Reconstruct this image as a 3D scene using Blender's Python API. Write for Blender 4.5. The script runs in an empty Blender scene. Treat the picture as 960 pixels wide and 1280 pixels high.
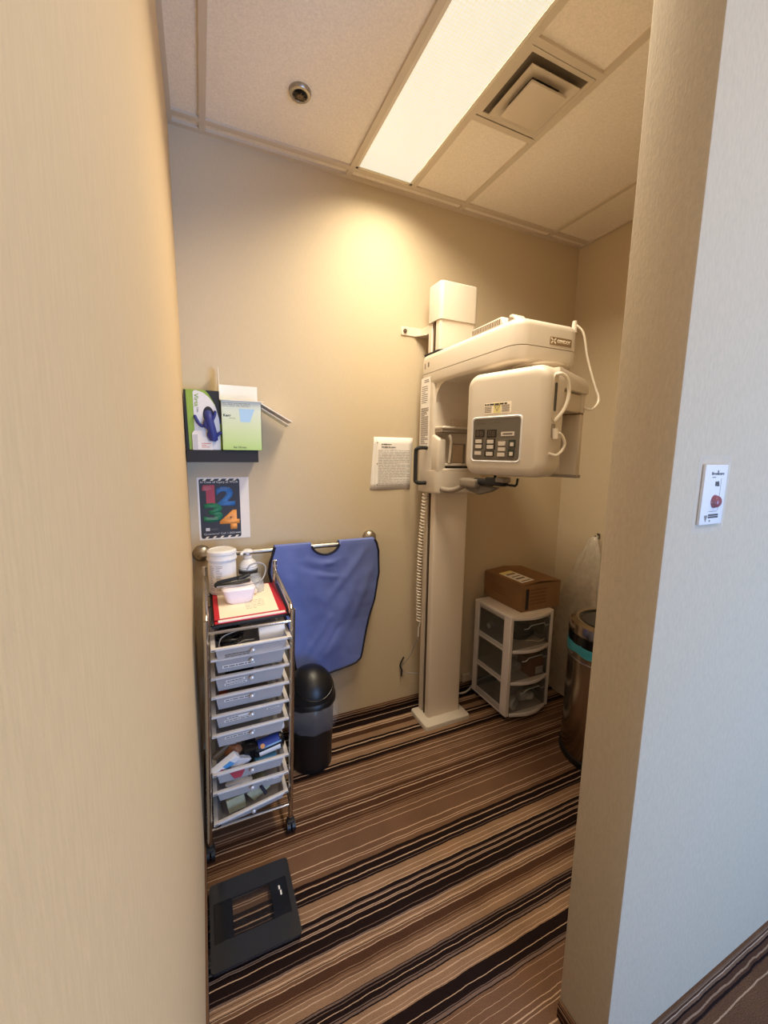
import bpy, bmesh, math, random
from mathutils import Vector, Matrix, noise
random.seed(7)
PI = math.pi
sc = bpy.context.scene
COL = sc.collection

# ------------------------------------------------------------------ materials
def lin(c):
    return tuple(((v/255)/12.92 if v/255 <= .04045 else ((v/255+.055)/1.055)**2.4) for v in c)

def mat(name, rgb, rough=.5, metal=0., alpha=1., bump=None, var=None, spec=.5, emit=None, trans=0.):
    m = bpy.data.materials.new(name); m.use_nodes = True
    nt = m.node_tree; b = nt.nodes['Principled BSDF']
    c = lin(rgb)
    b.inputs['Base Color'].default_value = (*c, 1)
    b.inputs['Roughness'].default_value = rough
    b.inputs['Metallic'].default_value = metal
    b.inputs['Alpha'].default_value = alpha
    b.inputs['Specular IOR Level'].default_value = spec
    if trans: b.inputs['Transmission Weight'].default_value = trans
    if emit:
        b.inputs['Emission Color'].default_value = (*lin(emit[0]), 1); b.inputs['Emission Strength'].default_value = emit[1]
    tc = nt.nodes.new('ShaderNodeTexCoord')
    if var:   # (scale, amount, stretch)
        mp = nt.nodes.new('ShaderNodeMapping'); mp.inputs['Scale'].default_value = var[2] if len(var) > 2 else (1, 1, 1)
        nt.links.new(tc.outputs['Object'], mp.inputs[0])
        n = nt.nodes.new('ShaderNodeTexNoise'); n.inputs['Scale'].default_value = var[0]; n.inputs['Detail'].default_value = 4
        nt.links.new(mp.outputs[0], n.inputs['Vector'])
        r = nt.nodes.new('ShaderNodeValToRGB')
        r.color_ramp.elements[0].position = .3; r.color_ramp.elements[1].position = .7
        a = var[1]
        r.color_ramp.elements[0].color = (*[max(0, x*(1-a)) for x in c], 1)
        r.color_ramp.elements[1].color = (*[min(1, x*(1+a)) for x in c], 1)
        nt.links.new(n.outputs['Fac'], r.inputs[0]); nt.links.new(r.outputs[0], b.inputs['Base Color'])
    if bump:  # (scale, strength, stretch)
        mp = nt.nodes.new('ShaderNodeMapping'); mp.inputs['Scale'].default_value = bump[2] if len(bump) > 2 else (1, 1, 1)
        nt.links.new(tc.outputs['Object'], mp.inputs[0])
        n = nt.nodes.new('ShaderNodeTexNoise'); n.inputs['Scale'].default_value = bump[0]; n.inputs['Detail'].default_value = 3
        nt.links.new(mp.outputs[0], n.inputs['Vector'])
        bp = nt.nodes.new('ShaderNodeBump'); bp.inputs['Strength'].default_value = bump[1]; bp.inputs['Distance'].default_value = .004
        nt.links.new(n.outputs['Fac'], bp.inputs['Height']); nt.links.new(bp.outputs[0], b.inputs['Normal'])
    return m

STRIPES = """0.022K 0.027C 0.07K 0.078T 0.086C 0.091T 0.096B 0.104C 0.136D 0.175T 0.189K 0.196C 0.212K 0.225D 0.243T 0.247C 0.276T 0.287K 0.292C 0.311K 0.323D 0.328T 0.339B 0.343C 0.365B 0.369C 0.386B 0.389C 0.397B 0.4C 0.408B 0.411C 0.45B 0.454C 0.472B 0.476C 0.485B 0.488C 0.499B 0.516D 0.519C 0.528D 0.533C 0.563D 0.567C 0.574D 0.58B 0.588D 0.594B 0.598D 0.602T 0.604D 0.607T 0.617B 0.62C 0.643B 0.646C 0.707B 0.71C 0.732B 0.734C 0.74B 0.743C 0.76B 0.772K 0.776D 0.779C 0.802K 0.806C 0.817K 0.819G 0.825K 0.844T 0.847C 0.861T 0.864C 0.873T 0.876C 0.888K 0.894G 0.897C 0.91K 0.912C 0.915G 0.917C 0.933K 0.936C 0.96K 0.962G 0.972K 0.978G 0.98C 0.985T 0.986D 0.992T 0.996C 0.999T 1.001K 1.003C 1.011B 1.013C 1.036D 1.038T 1.042D 1.049B 1.051T 1.058B 1.06C 1.07T 1.072C 1.089T 1.091K 1.095G 1.1K 1.102G 1.112K 1.114C 1.126K 1.128G 1.131K 1.136G 1.14K 1.151T 1.153C 1.167T 1.168C 1.175T 1.177C 1.181T 1.208K 1.21C 1.225K 1.227G 1.229K 1.236G 1.239K 1.246B 1.247C 1.27B 1.271C 1.286B 1.287C 1.309B 1.311C 1.322B 1.324C 1.331B 1.333C 1.36B 1.364C 1.40B 1.404C 1.43B 1.45K 1.454C 1.47K 1.474C 1.49B 1.507D 1.511C 1.535B 1.539C 1.62B 1.624C 1.66B 1.69K 1.72T 1.73C 1.78B"""
SC_ = {'K': (30, 19, 17), 'D': (74, 49, 35), 'B': (107, 79, 60), 'T': (137, 107, 83), 'C': (184, 154, 128), 'G': (107, 87, 77)}

def stripe_chain(nt, fac_socket, table, span):
    """colour ramps of up to 30 flat bands each, chained along one coordinate"""
    prev = None; chunks = []; cur = []; start = 0.
    for e, c in table:
        cur.append((start, e, c)); start = e
        if len(cur) == 30: chunks.append(cur); cur = []
    if cur: chunks.append(cur)
    for ch in chunks:
        a, b = ch[0][0], ch[-1][1]
        mr = nt.nodes.new('ShaderNodeMapRange'); mr.inputs['From Min'].default_value = a; mr.inputs['From Max'].default_value = b
        nt.links.new(fac_socket, mr.inputs['Value'])
        cr = nt.nodes.new('ShaderNodeValToRGB'); cr.color_ramp.interpolation = 'CONSTANT'
        els = cr.color_ramp.elements
        els[0].position = 0; els[0].color = (*lin(SC_[ch[0][2]]), 1)
        els.remove(els[1])
        for s, e, c in ch[1:]:
            q = els.new((s-a)/(b-a)); q.color = (*lin(SC_[c]), 1)
        nt.links.new(mr.outputs[0], cr.inputs[0])
        if prev is None: prev = cr.outputs[0]
        else:
            gt = nt.nodes.new('ShaderNodeMath'); gt.operation = 'GREATER_THAN'; gt.inputs[1].default_value = a
            nt.links.new(fac_socket, gt.inputs[0])
            mx = nt.nodes.new('ShaderNodeMix'); mx.data_type = 'RGBA'
            nt.links.new(gt.outputs[0], mx.inputs[0]); nt.links.new(prev, mx.inputs[6]); nt.links.new(cr.outputs[0], mx.inputs[7])
            prev = mx.outputs[2]
    return prev

def carpet_mat(name, axis='Y', sign=-1., table=None, wob=.004):
    m = bpy.data.materials.new(name); m.use_nodes = True; nt = m.node_tree; b = nt.nodes['Principled BSDF']
    b.inputs['Roughness'].default_value = .95; b.inputs['Specular IOR Level'].default_value = .1
    tc = nt.nodes.new('ShaderNodeTexCoord'); sp = nt.nodes.new('ShaderNodeSeparateXYZ')
    nt.links.new(tc.outputs['Object'], sp.inputs[0])
    n = nt.nodes.new('ShaderNodeTexNoise'); n.inputs['Scale'].default_value = 14; n.inputs['Detail'].default_value = 5
    nt.links.new(tc.outputs['Object'], n.inputs['Vector'])
    ma = nt.nodes.new('ShaderNodeMath'); ma.operation = 'MULTIPLY'; ma.inputs[1].default_value = sign
    nt.links.new(sp.outputs[axis], ma.inputs[0])
    mb = nt.nodes.new('ShaderNodeMath'); mb.operation = 'MULTIPLY_ADD'; mb.inputs[1].default_value = wob*2; 
    nt.links.new(n.outputs['Fac'], mb.inputs[0])
    ad = nt.nodes.new('ShaderNodeMath'); ad.operation = 'ADD'; ad.inputs[1].default_value = -wob
    nt.links.new(ma.outputs[0], ad.inputs[0]); nt.links.new(ad.outputs[0], mb.inputs[2])
    fac = mb.outputs[0]
    if table is None:
        table = [(float(t[:-1]), t[-1]) for t in STRIPES.split()]
        md = nt.nodes.new('ShaderNodeMath'); md.operation = 'MODULO'; md.inputs[1].default_value = 1.78
        nt.links.new(fac, md.inputs[0]); fac = md.outputs[0]
    c = stripe_chain(nt, fac, table, 1.78)
    n2 = nt.nodes.new('ShaderNodeTexNoise'); n2.inputs['Scale'].default_value = 330; n2.inputs['Detail'].default_value = 2
    nt.links.new(tc.outputs['Object'], n2.inputs['Vector'])
    n3 = nt.nodes.new('ShaderNodeTexNoise'); n3.inputs['Scale'].default_value = 9; n3.inputs['Detail'].default_value = 3
    nt.links.new(tc.outputs['Object'], n3.inputs['Vector'])
    mm = nt.nodes.new('ShaderNodeMath'); mm.operation = 'MULTIPLY_ADD'; mm.inputs[1].default_value = .9; mm.inputs[2].default_value = .30
    nt.links.new(n2.outputs['Fac'], mm.inputs[0])
    m3 = nt.nodes.new('ShaderNodeMath'); m3.operation = 'MULTIPLY_ADD'; m3.inputs[1].default_value = .5
    nt.links.new(n3.outputs['Fac'], m3.inputs[0]); nt.links.new(mm.outputs[0], m3.inputs[2])
    mx = nt.nodes.new('ShaderNodeMix'); mx.data_type = 'RGBA'; mx.blend_type = 'MULTIPLY'; mx.inputs[0].default_value = 1
    nt.links.new(c, mx.inputs[6]); nt.links.new(m3.outputs[0], mx.inputs[7])
    nt.links.new(mx.outputs[2], b.inputs['Base Color'])
    bp = nt.nodes.new('ShaderNodeBump'); bp.inputs['Strength'].default_value = .5; bp.inputs['Distance'].default_value = .004
    nt.links.new(n2.outputs['Fac'], bp.inputs['Height']); nt.links.new(bp.outputs[0], b.inputs['Normal'])
    return m

M = {}
M['wall'] = mat('wall_paint', (201, 184, 156), .8, bump=(420, .10, (1, 1, .3)), var=(300, .03, (1, 1, .12)), spec=.2)
M['leftpaper'] = mat('warm_lit_wallpaper', (210, 183, 143), .8, bump=(420, .10, (1, 1, .3)), var=(300, .04, (1, 1, .12)), spec=.2)  # wallpaper, its colour warmed to offset the bluish daylight on this wall
M['wallpaper'] = mat('textured_wallpaper', (192, 178, 156), .8, bump=(260, .12, (1, 1, .4)), var=(170, .05, (1, 1, .35)), spec=.2)
M['carpet'] = carpet_mat('striped_carpet')
M['base'] = carpet_mat('carpet_edging', 'Z', 1., [(.008, 'K'), (.016, 'D'), (.019, 'C'), (.028, 'K'), (.034, 'B'), (.037, 'C'), (.045, 'D'), (.048, 'C'), (.08, 'B')], .004)
M['basefront'] = carpet_mat('carpet_cove', 'Z', 1., [(.002, 'D'), (.007, 'K'), (.011, 'D'), (.014, 'T'), (.022, 'D'), (.027, 'K'), (.034, 'B'), (.037, 'C'), (.045, 'D'), (.048, 'T'), (.08, 'B')], .005)
M['tile'] = mat('acoustic_tile', (236, 226, 212), .9, bump=(140, .4), var=(170, .07), spec=.1)
M['tgrid'] = mat('ceiling_grid_paint', (206, 192, 172), .5)
M['lightframe'] = mat('fixture_paint', (222, 212, 192), .5)
M['cream'] = mat('cream_enamel', (208, 196, 180), .38, bump=(90, .04))
M['cream2'] = mat('cream_plastic', (200, 186, 166), .5)
M['column'] = mat('column_enamel', (222, 207, 188), .42)
M['seam'] = mat('seam_line', (120, 98, 74), .7)
M['dark'] = mat('matte_black', (22, 21, 22), .55)
M['bin'] = mat('black_plastic', (17, 16, 17), .4)
M['gloss'] = mat('gloss_black', (14, 14, 16), .18)
M['rubber'] = mat('black_rubber', (24, 23, 24), .7)
M['chrome'] = mat('chrome', (205, 200, 195), .16, 1.)
M['nickel'] = mat('satin_nickel', (176, 168, 156), .34, 1., var=(60, .08))
M['steel'] = mat('brushed_steel', (160, 148, 134), .2, 1., bump=(90, .05, (1, 1, .02)))
M['track'] = mat('track_metal', (120, 102, 84), .4, .6)
M['white'] = mat('white_plastic', (222, 220, 220), .45)
M['bonewhite'] = mat('white_frame_plastic', (232, 224, 220), .5)
M['pinkwhite'] = mat('device_white', (238, 228, 238), .4)
M['paper'] = mat('white_paper', (238, 232, 226), .85, bump=(40, .12))
M['creampaper'] = mat('cream_paper', (246, 232, 210), .85)
M['ink'] = mat('grey_ink', (120, 112, 104), .9)
M['darkink'] = mat('dark_ink', (46, 42, 40), .9)
M['tray'] = mat('frosted_drawer', (206, 201, 200), .32, alpha=.60, bump=(60, .06))
M['traylip'] = mat('frosted_drawer_lip', (222, 217, 214), .35, alpha=.9)
M['tower'] = mat('smoky_clear_plastic', (96, 98, 94), .2, alpha=.26, bump=(25, .1))
M['film'] = mat('clear_film', (235, 238, 245), .06, alpha=.09, bump=(45, .8))
M['bag'] = mat('clear_bag_plastic', (226, 216, 200), .25, alpha=.5, bump=(55, .9), var=(30, .1))
M['liner'] = mat('clear_liner_plastic', (196, 194, 200), .16, alpha=.15, bump=(35, .4), spec=.8)
M['teal'] = mat('teal_liner', (56, 150, 168), .4, bump=(60, .5))
M['blue'] = mat('blue_vinyl_fabric', (106, 121, 184), .62, bump=(500, .12), var=(14, .05), spec=.35)
M['navy'] = mat('navy_binding', (22, 22, 40), .7)
M['red'] = mat('red_folder', (196, 30, 44), .45)
M['cable'] = mat('white_cable', (232, 222, 206), .5)
M['greycable'] = mat('grey_cable', (150, 148, 150), .45)
M['blackcable'] = mat('black_cable', (24, 24, 26), .5)
M['cardboard'] = mat('brown_cardboard', (140, 104, 68), .85, bump=(60, .1, (1, 1, 6)), var=(8, .07))
M['cardin'] = mat('cardboard_ink', (120, 82, 48), .9)  # darker brown for the print on the cardboard box
M['panelgrey'] = mat('panel_grey', (98, 90, 80), .5)
M['keys'] = mat('key_caps', (204, 192, 178), .5)
M['keygreen'] = mat('key_housing', (38, 48, 40), .5)
M['display'] = mat('display_glass', (30, 22, 20), .2)
M['segment'] = mat('display_segments', (92, 78, 66), .5)
M['yellow'] = mat('warning_yellow', (236, 220, 150), .6)
M['green'] = mat('lime_card', (142, 172, 64), .55, var=(20, .10))
M['gloveblue'] = mat('blue_nitrile', (36, 46, 120), .5, bump=(60, .3))
M['shelf'] = mat('espresso_shelf', (27, 21, 21), .6)
M['poster'] = mat('poster_black', (46, 41, 42), .5)
M['lightgrey'] = mat('light_grey_card', (200, 196, 196), .7)
M['n1'] = mat('print_red', (178, 62, 74), .5); M['n2'] = mat('print_blue', (64, 122, 186), .5)
M['n3'] = mat('print_green', (52, 128, 92), .5); M['n4'] = mat('print_orange', (240, 160, 84), .5)
M['button'] = mat('red_button', (128, 8, 30), .3)
M['fabricwhite'] = mat('tissue_white', (236, 236, 240), .9)
M['brown'] = mat('brown_carton', (150, 96, 62), .7)
M['skyblue'] = mat('sky_blue_print', (92, 160, 210), .6)
M['royal'] = mat('royal_blue_print', (40, 62, 140), .5)
M['orange'] = mat('orange_print', (206, 100, 60), .6)
M['sage'] = mat('sage_packet', (172, 170, 140), .6, var=(30, .15))
M['fluff'] = mat('crumpled_wrap', (206, 206, 214), .3, alpha=.8, bump=(80, .8))
M['bottleclear'] = mat('clear_bottle', (206, 214, 220), .15, alpha=.45)
M['glass'] = mat('scale_glass', (60, 60, 66), .04, alpha=.12)
M['glassdark'] = mat('scale_dark_band', (38, 38, 40), .2)
M['greyhead'] = mat('grey_plastic', (140, 128, 114), .5)
M['knob'] = mat('bright_knob', (232, 230, 232), .25, .5)
M['plate'] = mat('name_plate_bronze', (136, 112, 84), .5)
M['ductshade'] = mat('duct_shade', (104, 92, 76), .8)  # dark tone paints in the unlit space behind the louvres
M['mirror'] = mat('mirror_face', (190, 172, 154), .25, .7)
M['sprk'] = mat('aged_brass', (108, 92, 70), .35, .8)

def kerr_mat():
    m = bpy.data.materials.new('green_fade_card'); m.use_nodes = True; nt = m.node_tree; b = nt.nodes['Principled BSDF']
    b.inputs['Roughness'].default_value = .35
    tc = nt.nodes.new('ShaderNodeTexCoord'); sp = nt.nodes.new('ShaderNodeSeparateXYZ'); nt.links.new(tc.outputs['Object'], sp.inputs[0])
    mr = nt.nodes.new('ShaderNodeMapRange'); mr.inputs['From Min'].default_value = 0; mr.inputs['From Max'].default_value = .205
    nt.links.new(sp.outputs['Z'], mr.inputs['Value'])
    r = nt.nodes.new('ShaderNodeValToRGB'); e = r.color_ramp.elements
    e[0].color = (*lin((178, 206, 108)), 1); e[1].color = (*lin((216, 224, 210)), 1); e[1].position = .9
    q = e.new(.45); q.color = (*lin((206, 218, 168)), 1)
    nt.links.new(mr.outputs[0], r.inputs[0]); nt.links.new(r.outputs[0], b.inputs['Base Color'])
    return m
M['kerr'] = kerr_mat()
def pale_blue():
    return mat('pale_blue_print', (170, 204, 232), .4)
M['paleblue'] = pale_blue()
def panel_mat():
    m = bpy.data.materials.new('prismatic_lens'); m.use_nodes = True; nt = m.node_tree; b = nt.nodes['Principled BSDF']
    b.inputs['Base Color'].default_value = (.3, .29, .26, 1); b.inputs['Roughness'].default_value = .3
    tc = nt.nodes.new('ShaderNodeTexCoord'); v = nt.nodes.new('ShaderNodeTexVoronoi'); v.inputs['Scale'].default_value = 85; v.inputs['Randomness'].default_value = .1
    nt.links.new(tc.outputs['Object'], v.inputs['Vector'])
    r = nt.nodes.new('ShaderNodeValToRGB'); e = r.color_ramp.elements
    e[0].color = (1.0, .97, .84, 1); e[1].color = (.86, .76, .52, 1); e[0].position = .25; e[1].position = .75
    nt.links.new(v.outputs['Distance'], r.inputs[0]); nt.links.new(r.outputs[0], b.inputs['Emission Color'])
    b.inputs['Emission Strength'].default_value = .80
    return m
M['lens'] = panel_mat()

# ------------------------------------------------------------------ mesh helpers
class MB:
    def __init__(s): s.bm = bmesh.new(); s.mi = 0
    def _add(s, t, X=None):
        if X is not None: bmesh.ops.transform(t, matrix=X, verts=t.verts)
        for f in t.faces: f.material_index = s.mi
        me = bpy.data.meshes.new('tmp'); t.to_mesh(me); t.free(); s.bm.from_mesh(me); bpy.data.meshes.remove(me)
        return s
    def box(s, x0, x1, y0, y1, z0, z1, bev=0., seg=2, X=None):
        t = bmesh.new(); bmesh.ops.create_cube(t, size=1)
        bmesh.ops.scale(t, vec=(x1-x0, y1-y0, z1-z0), verts=t.verts); bmesh.ops.translate(t, vec=((x0+x1)/2, (y0+y1)/2, (z0+z1)/2), verts=t.verts)
        if bev: bmesh.ops.bevel(t, geom=t.edges[:]+t.verts[:], offset=bev, segments=seg, affect='EDGES', profile=.5)
        return s._add(t, X)
    def cyl(s, p0, p1, r0, r1=None, n=20, cap=True):
        p0, p1 = Vector(p0), Vector(p1); d = p1-p0
        t = bmesh.new(); bmesh.ops.create_cone(t, cap_ends=cap, segments=n, radius1=r0, radius2=r0 if r1 is None else r1, depth=d.length)
        X = Matrix.Translation((p0+p1)/2) @ d.to_track_quat('Z', 'Y').to_matrix().to_4x4()
        return s._add(t, X)
    def sph(s, c, r, sc=(1, 1, 1), n=14):
        t = bmesh.new(); bmesh.ops.create_uvsphere(t, u_segments=n, v_segments=max(6, n//2+1), radius=r)
        return s._add(t, Matrix.Translation(c) @ Matrix.Diagonal((*sc, 1)))
    def prism(s, pts, ax, a, b, bev=0., seg=2, X=None, keep=None):
        """polygon pts extruded along axis ax from a to b; pts are the two other axes in order"""
        t = bmesh.new()
        def P(q, v): return {'x': (v, q[0], q[1]), 'y': (q[0], v, q[1]), 'z': (q[0], q[1], v)}[ax]
        v0 = [t.verts.new(P(q, a)) for q in pts]; v1 = [t.verts.new(P(q, b)) for q in pts]
        n = len(pts); t.faces.new(v0); t.faces.new(v1[::-1])
        for i in range(n): t.faces.new((v0[i], v0[(i+1) % n], v1[(i+1) % n], v1[i]))
        bmesh.ops.recalc_face_normals(t, faces=t.faces)
        if bev:
            es = [e for e in t.edges if keep is None or keep(e)]
            bmesh.ops.bevel(t, geom=es, offset=bev, segments=seg, affect='EDGES', profile=.5)
        return s._add(t, X)
    def lathe(s, prof, c=(0, 0, 0), n=32, X=None):
        t = bmesh.new(); rings = []
        for r, z in prof:
            rings.append([t.verts.new((r*math.cos(2*PI*k/n), r*math.sin(2*PI*k/n), z)) for k in range(n)] if r > 1e-6 else [t.verts.new((0, 0, z))])
        for A, B in zip(rings, rings[1:]):
            for k in range(n):
                a, b = A[k % len(A)], A[(k+1) % len(A)]; d, e = B[k % len(B)], B[(k+1) % len(B)]
                vs = []
                for v in (a, b, e, d):
                    if v not in vs: vs.append(v)
                if len(vs) > 2: t.faces.new(vs)
        bmesh.ops.recalc_face_normals(t, faces=t.faces)
        return s._add(t, (X or Matrix()) if c == (0, 0, 0) else Matrix.Translation(c) @ (X or Matrix()))
    def tube(s, pts, r, n=8, smooth=0, closed=False, rr=None):
        pts = [Vector(p) for p in pts]
        if smooth: pts = spline(pts, smooth)
        t = bmesh.new(); rings = []; up = None
        for i, p in enumerate(pts):
            d = (pts[min(i+1, len(pts)-1)]-pts[max(i-1, 0)]).normalized()
            if up is None: up = d.orthogonal().normalized()
            up = (up - d*up.dot(d)).normalized(); sd = d.cross(up)
            q = rr[i] if rr else r
            rings.append([t.verts.new(p+(up*math.cos(2*PI*k/n)+sd*math.sin(2*PI*k/n))*q) for k in range(n)])
        for A, B in zip(rings, rings[1:]):
            for k in range(n): t.faces.new((A[k], A[(k+1) % n], B[(k+1) % n], B[k]))
        t.faces.new(rings[0][::-1]); t.faces.new(rings[-1])
        bmesh.ops.recalc_face_normals(t, faces=t.faces)
        return s._add(t)
    def quad(s, a, b, c, d):
        t = bmesh.new(); t.faces.new([t.verts.new(v) for v in (a, b, c, d)]); return s._add(t)
    def shear(s, f):
        for v in s.bm.verts: v.co = f(v.co)
        return s
    def build(s, name, m, parent=None, smooth=True, ang=38, kind=None, origin=None):
        me = bpy.data.meshes.new(name); o0 = Vector(origin) if origin is not None else Vector((0, 0, 0))
        off = o0
        if parent is not None:
            q = parent; off = Vector((0, 0, 0))
            while q is not None: off = off+q.location; q = q.parent
        for v in s.bm.verts: v.co -= off
        s.bm.to_mesh(me); s.bm.free()
        for mm in (m if isinstance(m, (list, tuple)) else [m]): me.materials.append(M[mm] if isinstance(mm, str) else mm)
        if smooth and len(me.polygons):
            me.shade_smooth(); me.set_sharp_from_angle(angle=math.radians(ang))
        o = bpy.data.objects.new(name, me); COL.objects.link(o)
        if parent is not None: o.parent = parent
        elif origin is not None: o.location = o0
        if kind: o['kind'] = kind
        return o

def spline(p, k):
    out = []
    for i in range(len(p)-1):
        a, b, c, d = p[max(i-1, 0)], p[i], p[i+1], p[min(i+2, len(p)-1)]
        for j in range(k):
            t = j/k
            out.append(.5*((2*b)+(c-a)*t+(2*a-5*b+4*c-d)*t*t+(3*b-a-3*c+d)*t**3))
    return out+[p[-1]]

def tag(o, label, cat, group=None):
    o['label'] = label; o['category'] = cat
    if group: o['group'] = group
    return o
def thing(name, loc, label, cat, group=None):
    o = bpy.data.objects.new(name, None); o.empty_display_size = .05; COL.objects.link(o); o.location = loc
    return tag(o, label, cat, group)
def struct(name, mb, m, **k): return mb.build(name, m, kind='structure', **k)

def letters(s, name, m, parent, o, xd, up, w=None, h=None, bold=0., depth=.0004):
    """lettering as a thin mesh; o = lower-left corner, fitted to width w and/or cap height h"""
    cu = bpy.data.curves.new('txt', 'FONT'); cu.body = s; cu.size = 1; cu.offset = bold; cu.resolution_u = 3
    ob = bpy.data.objects.new('txt', cu); COL.objects.link(ob)
    dg = bpy.context.evaluated_depsgraph_get(); me = ob.evaluated_get(dg).to_mesh()
    t = bmesh.new(); t.from_mesh(me); ob.evaluated_get(dg).to_mesh_clear()
    bpy.data.objects.remove(ob); bpy.data.curves.remove(cu)
    x0 = min(v.co.x for v in t.verts); x1 = max(v.co.x for v in t.verts); y0 = min(v.co.y for v in t.verts); y1 = max(v.co.y for v in t.verts)
    sx = w/(x1-x0) if w else None; sy = h/(y1-y0) if h else None
    sx = sx or sy; sy = sy or sx
    xd = Vector(xd).normalized(); up = Vector(up).normalized(); nn = xd.cross(up); o = Vector(o)
    r = bmesh.ops.extrude_face_region(t, geom=t.faces[:])
    ex = {v for v in r['geom'] if isinstance(v, bmesh.types.BMVert)}
    for v in t.verts: v.co = o+xd*((v.co.x-x0)*sx)+up*((v.co.y-y0)*sy)+nn*(depth if v in ex else 0.)
    bmesh.ops.recalc_face_normals(t, faces=t.faces)
    mb = MB(); mb._add(t)
    return mb.build(name, m, parent, smooth=False)

def dashes(name, m, parent, o, xd, up, w, h, rows, lw=.45, fill=.92, depth=.0003, seed=1):
    """lines of small print: rows of word-long marks"""
    rd = random.Random(seed); mb = MB(); xd = Vector(xd).normalized(); up = Vector(up).normalized(); nn = xd.cross(up); o = Vector(o)
    for i in range(rows):
        y = h*(1-(i+.5)/rows); x = 0; end = w*(fill if rd.random() < .75 else rd.uniform(.4, .9))
        while x < end:
            L = min(rd.uniform(.06, .2)*w, end-x); hh = h/rows*lw/2
            X = Matrix((( *[xd[k] for k in (0,)], up[0], nn[0], 0), (xd[1], up[1], nn[1], 0), (xd[2], up[2], nn[2], 0), (0, 0, 0, 1)))
            X = Matrix.Translation(o) @ X
            mb.box(x, x+L, y-hh, y+hh, -.0001, depth, X=X); x += L+.025*w
    return mb.build(name, m, parent, smooth=False)

def frame_mat(o, xd, yd):
    xd = Vector(xd).normalized(); yd = Vector(yd).normalized(); z = xd.cross(yd)
    return Matrix(((xd[0], yd[0], z[0], o[0]), (xd[1], yd[1], z[1], o[1]), (xd[2], yd[2], z[2], o[2]), (0, 0, 0, 1)))

def rrect(x0, x1, y0, y1, r, n=5, corners=(1, 1, 1, 1)):
    out = []
    for k, (cx, cy, a) in enumerate(((x1-r, y1-r, 0), (x0+r, y1-r, 90), (x0+r, y0+r, 180), (x1-r, y0+r, 270))):
        if corners[k]:
            for j in range(n+1):
                t = math.radians(a+90*j/n); out.append((cx+r*math.cos(t), cy+r*math.sin(t)))
        else: out.append((x1 if a in (0, 270) else x0, y1 if a in (0, 90) else y0))
    return out

# ------------------------------------------------------------------ the room
W, H, XJ, YI, YO = 2.2316, 2.7346, .8576, -1.357, -1.4872
RX, RY = 3.7, -4.2                      # the hall outside the alcove
b = MB(); b.box(-.12, RX, RY, .12, -.06, 0); struct('floor', b, 'carpet', smooth=False)
b = MB(); b.box(-.12, RX, 0, .12, 0, H+.1); struct('wall_back', b, 'wall', smooth=False)
b = MB(); b.box(-.12, 0, RY, 0, 0, H+.1); struct('wall_left', b, 'leftpaper', smooth=False)
b = MB(); b.box(W, W+.1, YI, 0, 0, H+.1); struct('wall_right', b, 'wall', smooth=False)
b = MB(); b.box(XJ, RX, YO, YI, 0, H+.1, .004, 2); struct('wall_front', b, 'wallpaper')
b = MB(); b.box(RX, RX+.1, RY, .12, 0, H+.1); struct('wall_hall_end', b, 'wall', smooth=False)
# hall rear wall with a window opening
WX0, WX1, WZ0, WZ1 = .95, 2.25, .12, 1.7
b = MB(); b.box(-.12, WX0, RY-.1, RY, 0, H+.1); b.box(WX1, RX+.1, RY-.1, RY, 0, H+.1); b.box(WX0, WX1, RY-.1, RY, 0, WZ0); b.box(WX0, WX1, RY-.1, RY, WZ1, H+.1)
struct('wall_hall_rear', b, 'wall', smooth=False)
b = MB()
for a in (WX0, .5*(WX0+WX1)-.03, WX1-.06): b.box(a, a+.06, RY-.07, RY-.02, WZ0, WZ1)
for z in (WZ0, WZ1-.06): b.box(WX0, WX1, RY-.07, RY-.02, z, z+.06)
struct('window_1', b, 'white')

HB = .055
b = MB(); b.box(.006, W-.006, -.006, 0, 0, HB, .002); struct('baseboard_back', b, 'base')
b = MB(); b.box(0, .006, RY, 0, 0, HB, .002); struct('baseboard_left', b, 'base')
b = MB(); b.box(W-.006, W, YI, 0, 0, HB, .002); struct('baseboard_right', b, 'base')
b = MB(); b.prism([(YO, HB), (YO-.006, HB), (YO-.009, .034), (YO-.016, .018), (YO-.026, .008), (YO-.032, 0), (YO, 0)], 'x', XJ-.006, RX); b.box(XJ-.006, XJ, YO, YI, 0, HB, .002); struct('baseboard_front', b, 'basefront')

# suspended ceiling: slab of tiles above a painted grid
TZ = H+.009
b = MB(); b.box(-.12, RX+.1, RY-.1, .12, TZ, TZ+.1); struct('ceiling', b, 'tile', smooth=False)
X0, G, YR, YV1, YV2 = .1218, .61, -.0674, -.5283, -.8401
b = MB(); tw = .012
for i in range(6):
    x = X0+G*i
    b.box(x-tw, x+tw, RY, YR-tw, H, TZ); b.box(x-tw, x+tw, YR+tw-.002, 0, H, TZ)
for y in (YR, YR-1.22, YR-2.44, YR-3.66): b.box(0, RX, y-tw, y+tw, H-.0006, TZ)
b.box(X0+G+.305-tw, X0+G+.305+tw, YR-1.22, YR, H-.0008, TZ)
for y in (YV1, YV2): b.box(X0+G+.305, X0+2*G, y-tw, y+tw, H-.001, TZ)
b.box(0, RX, -.022, 0, H-.001, TZ); b.box(0, .016, RY, -.022, H-.001, TZ); b.box(W-.016, W, YI, -.022, H-.001, TZ)
b.box(XJ, RX, YO-.016, YI+.016, H-.001, TZ)
struct('trim_1', b, 'tgrid', smooth=False)

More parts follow.
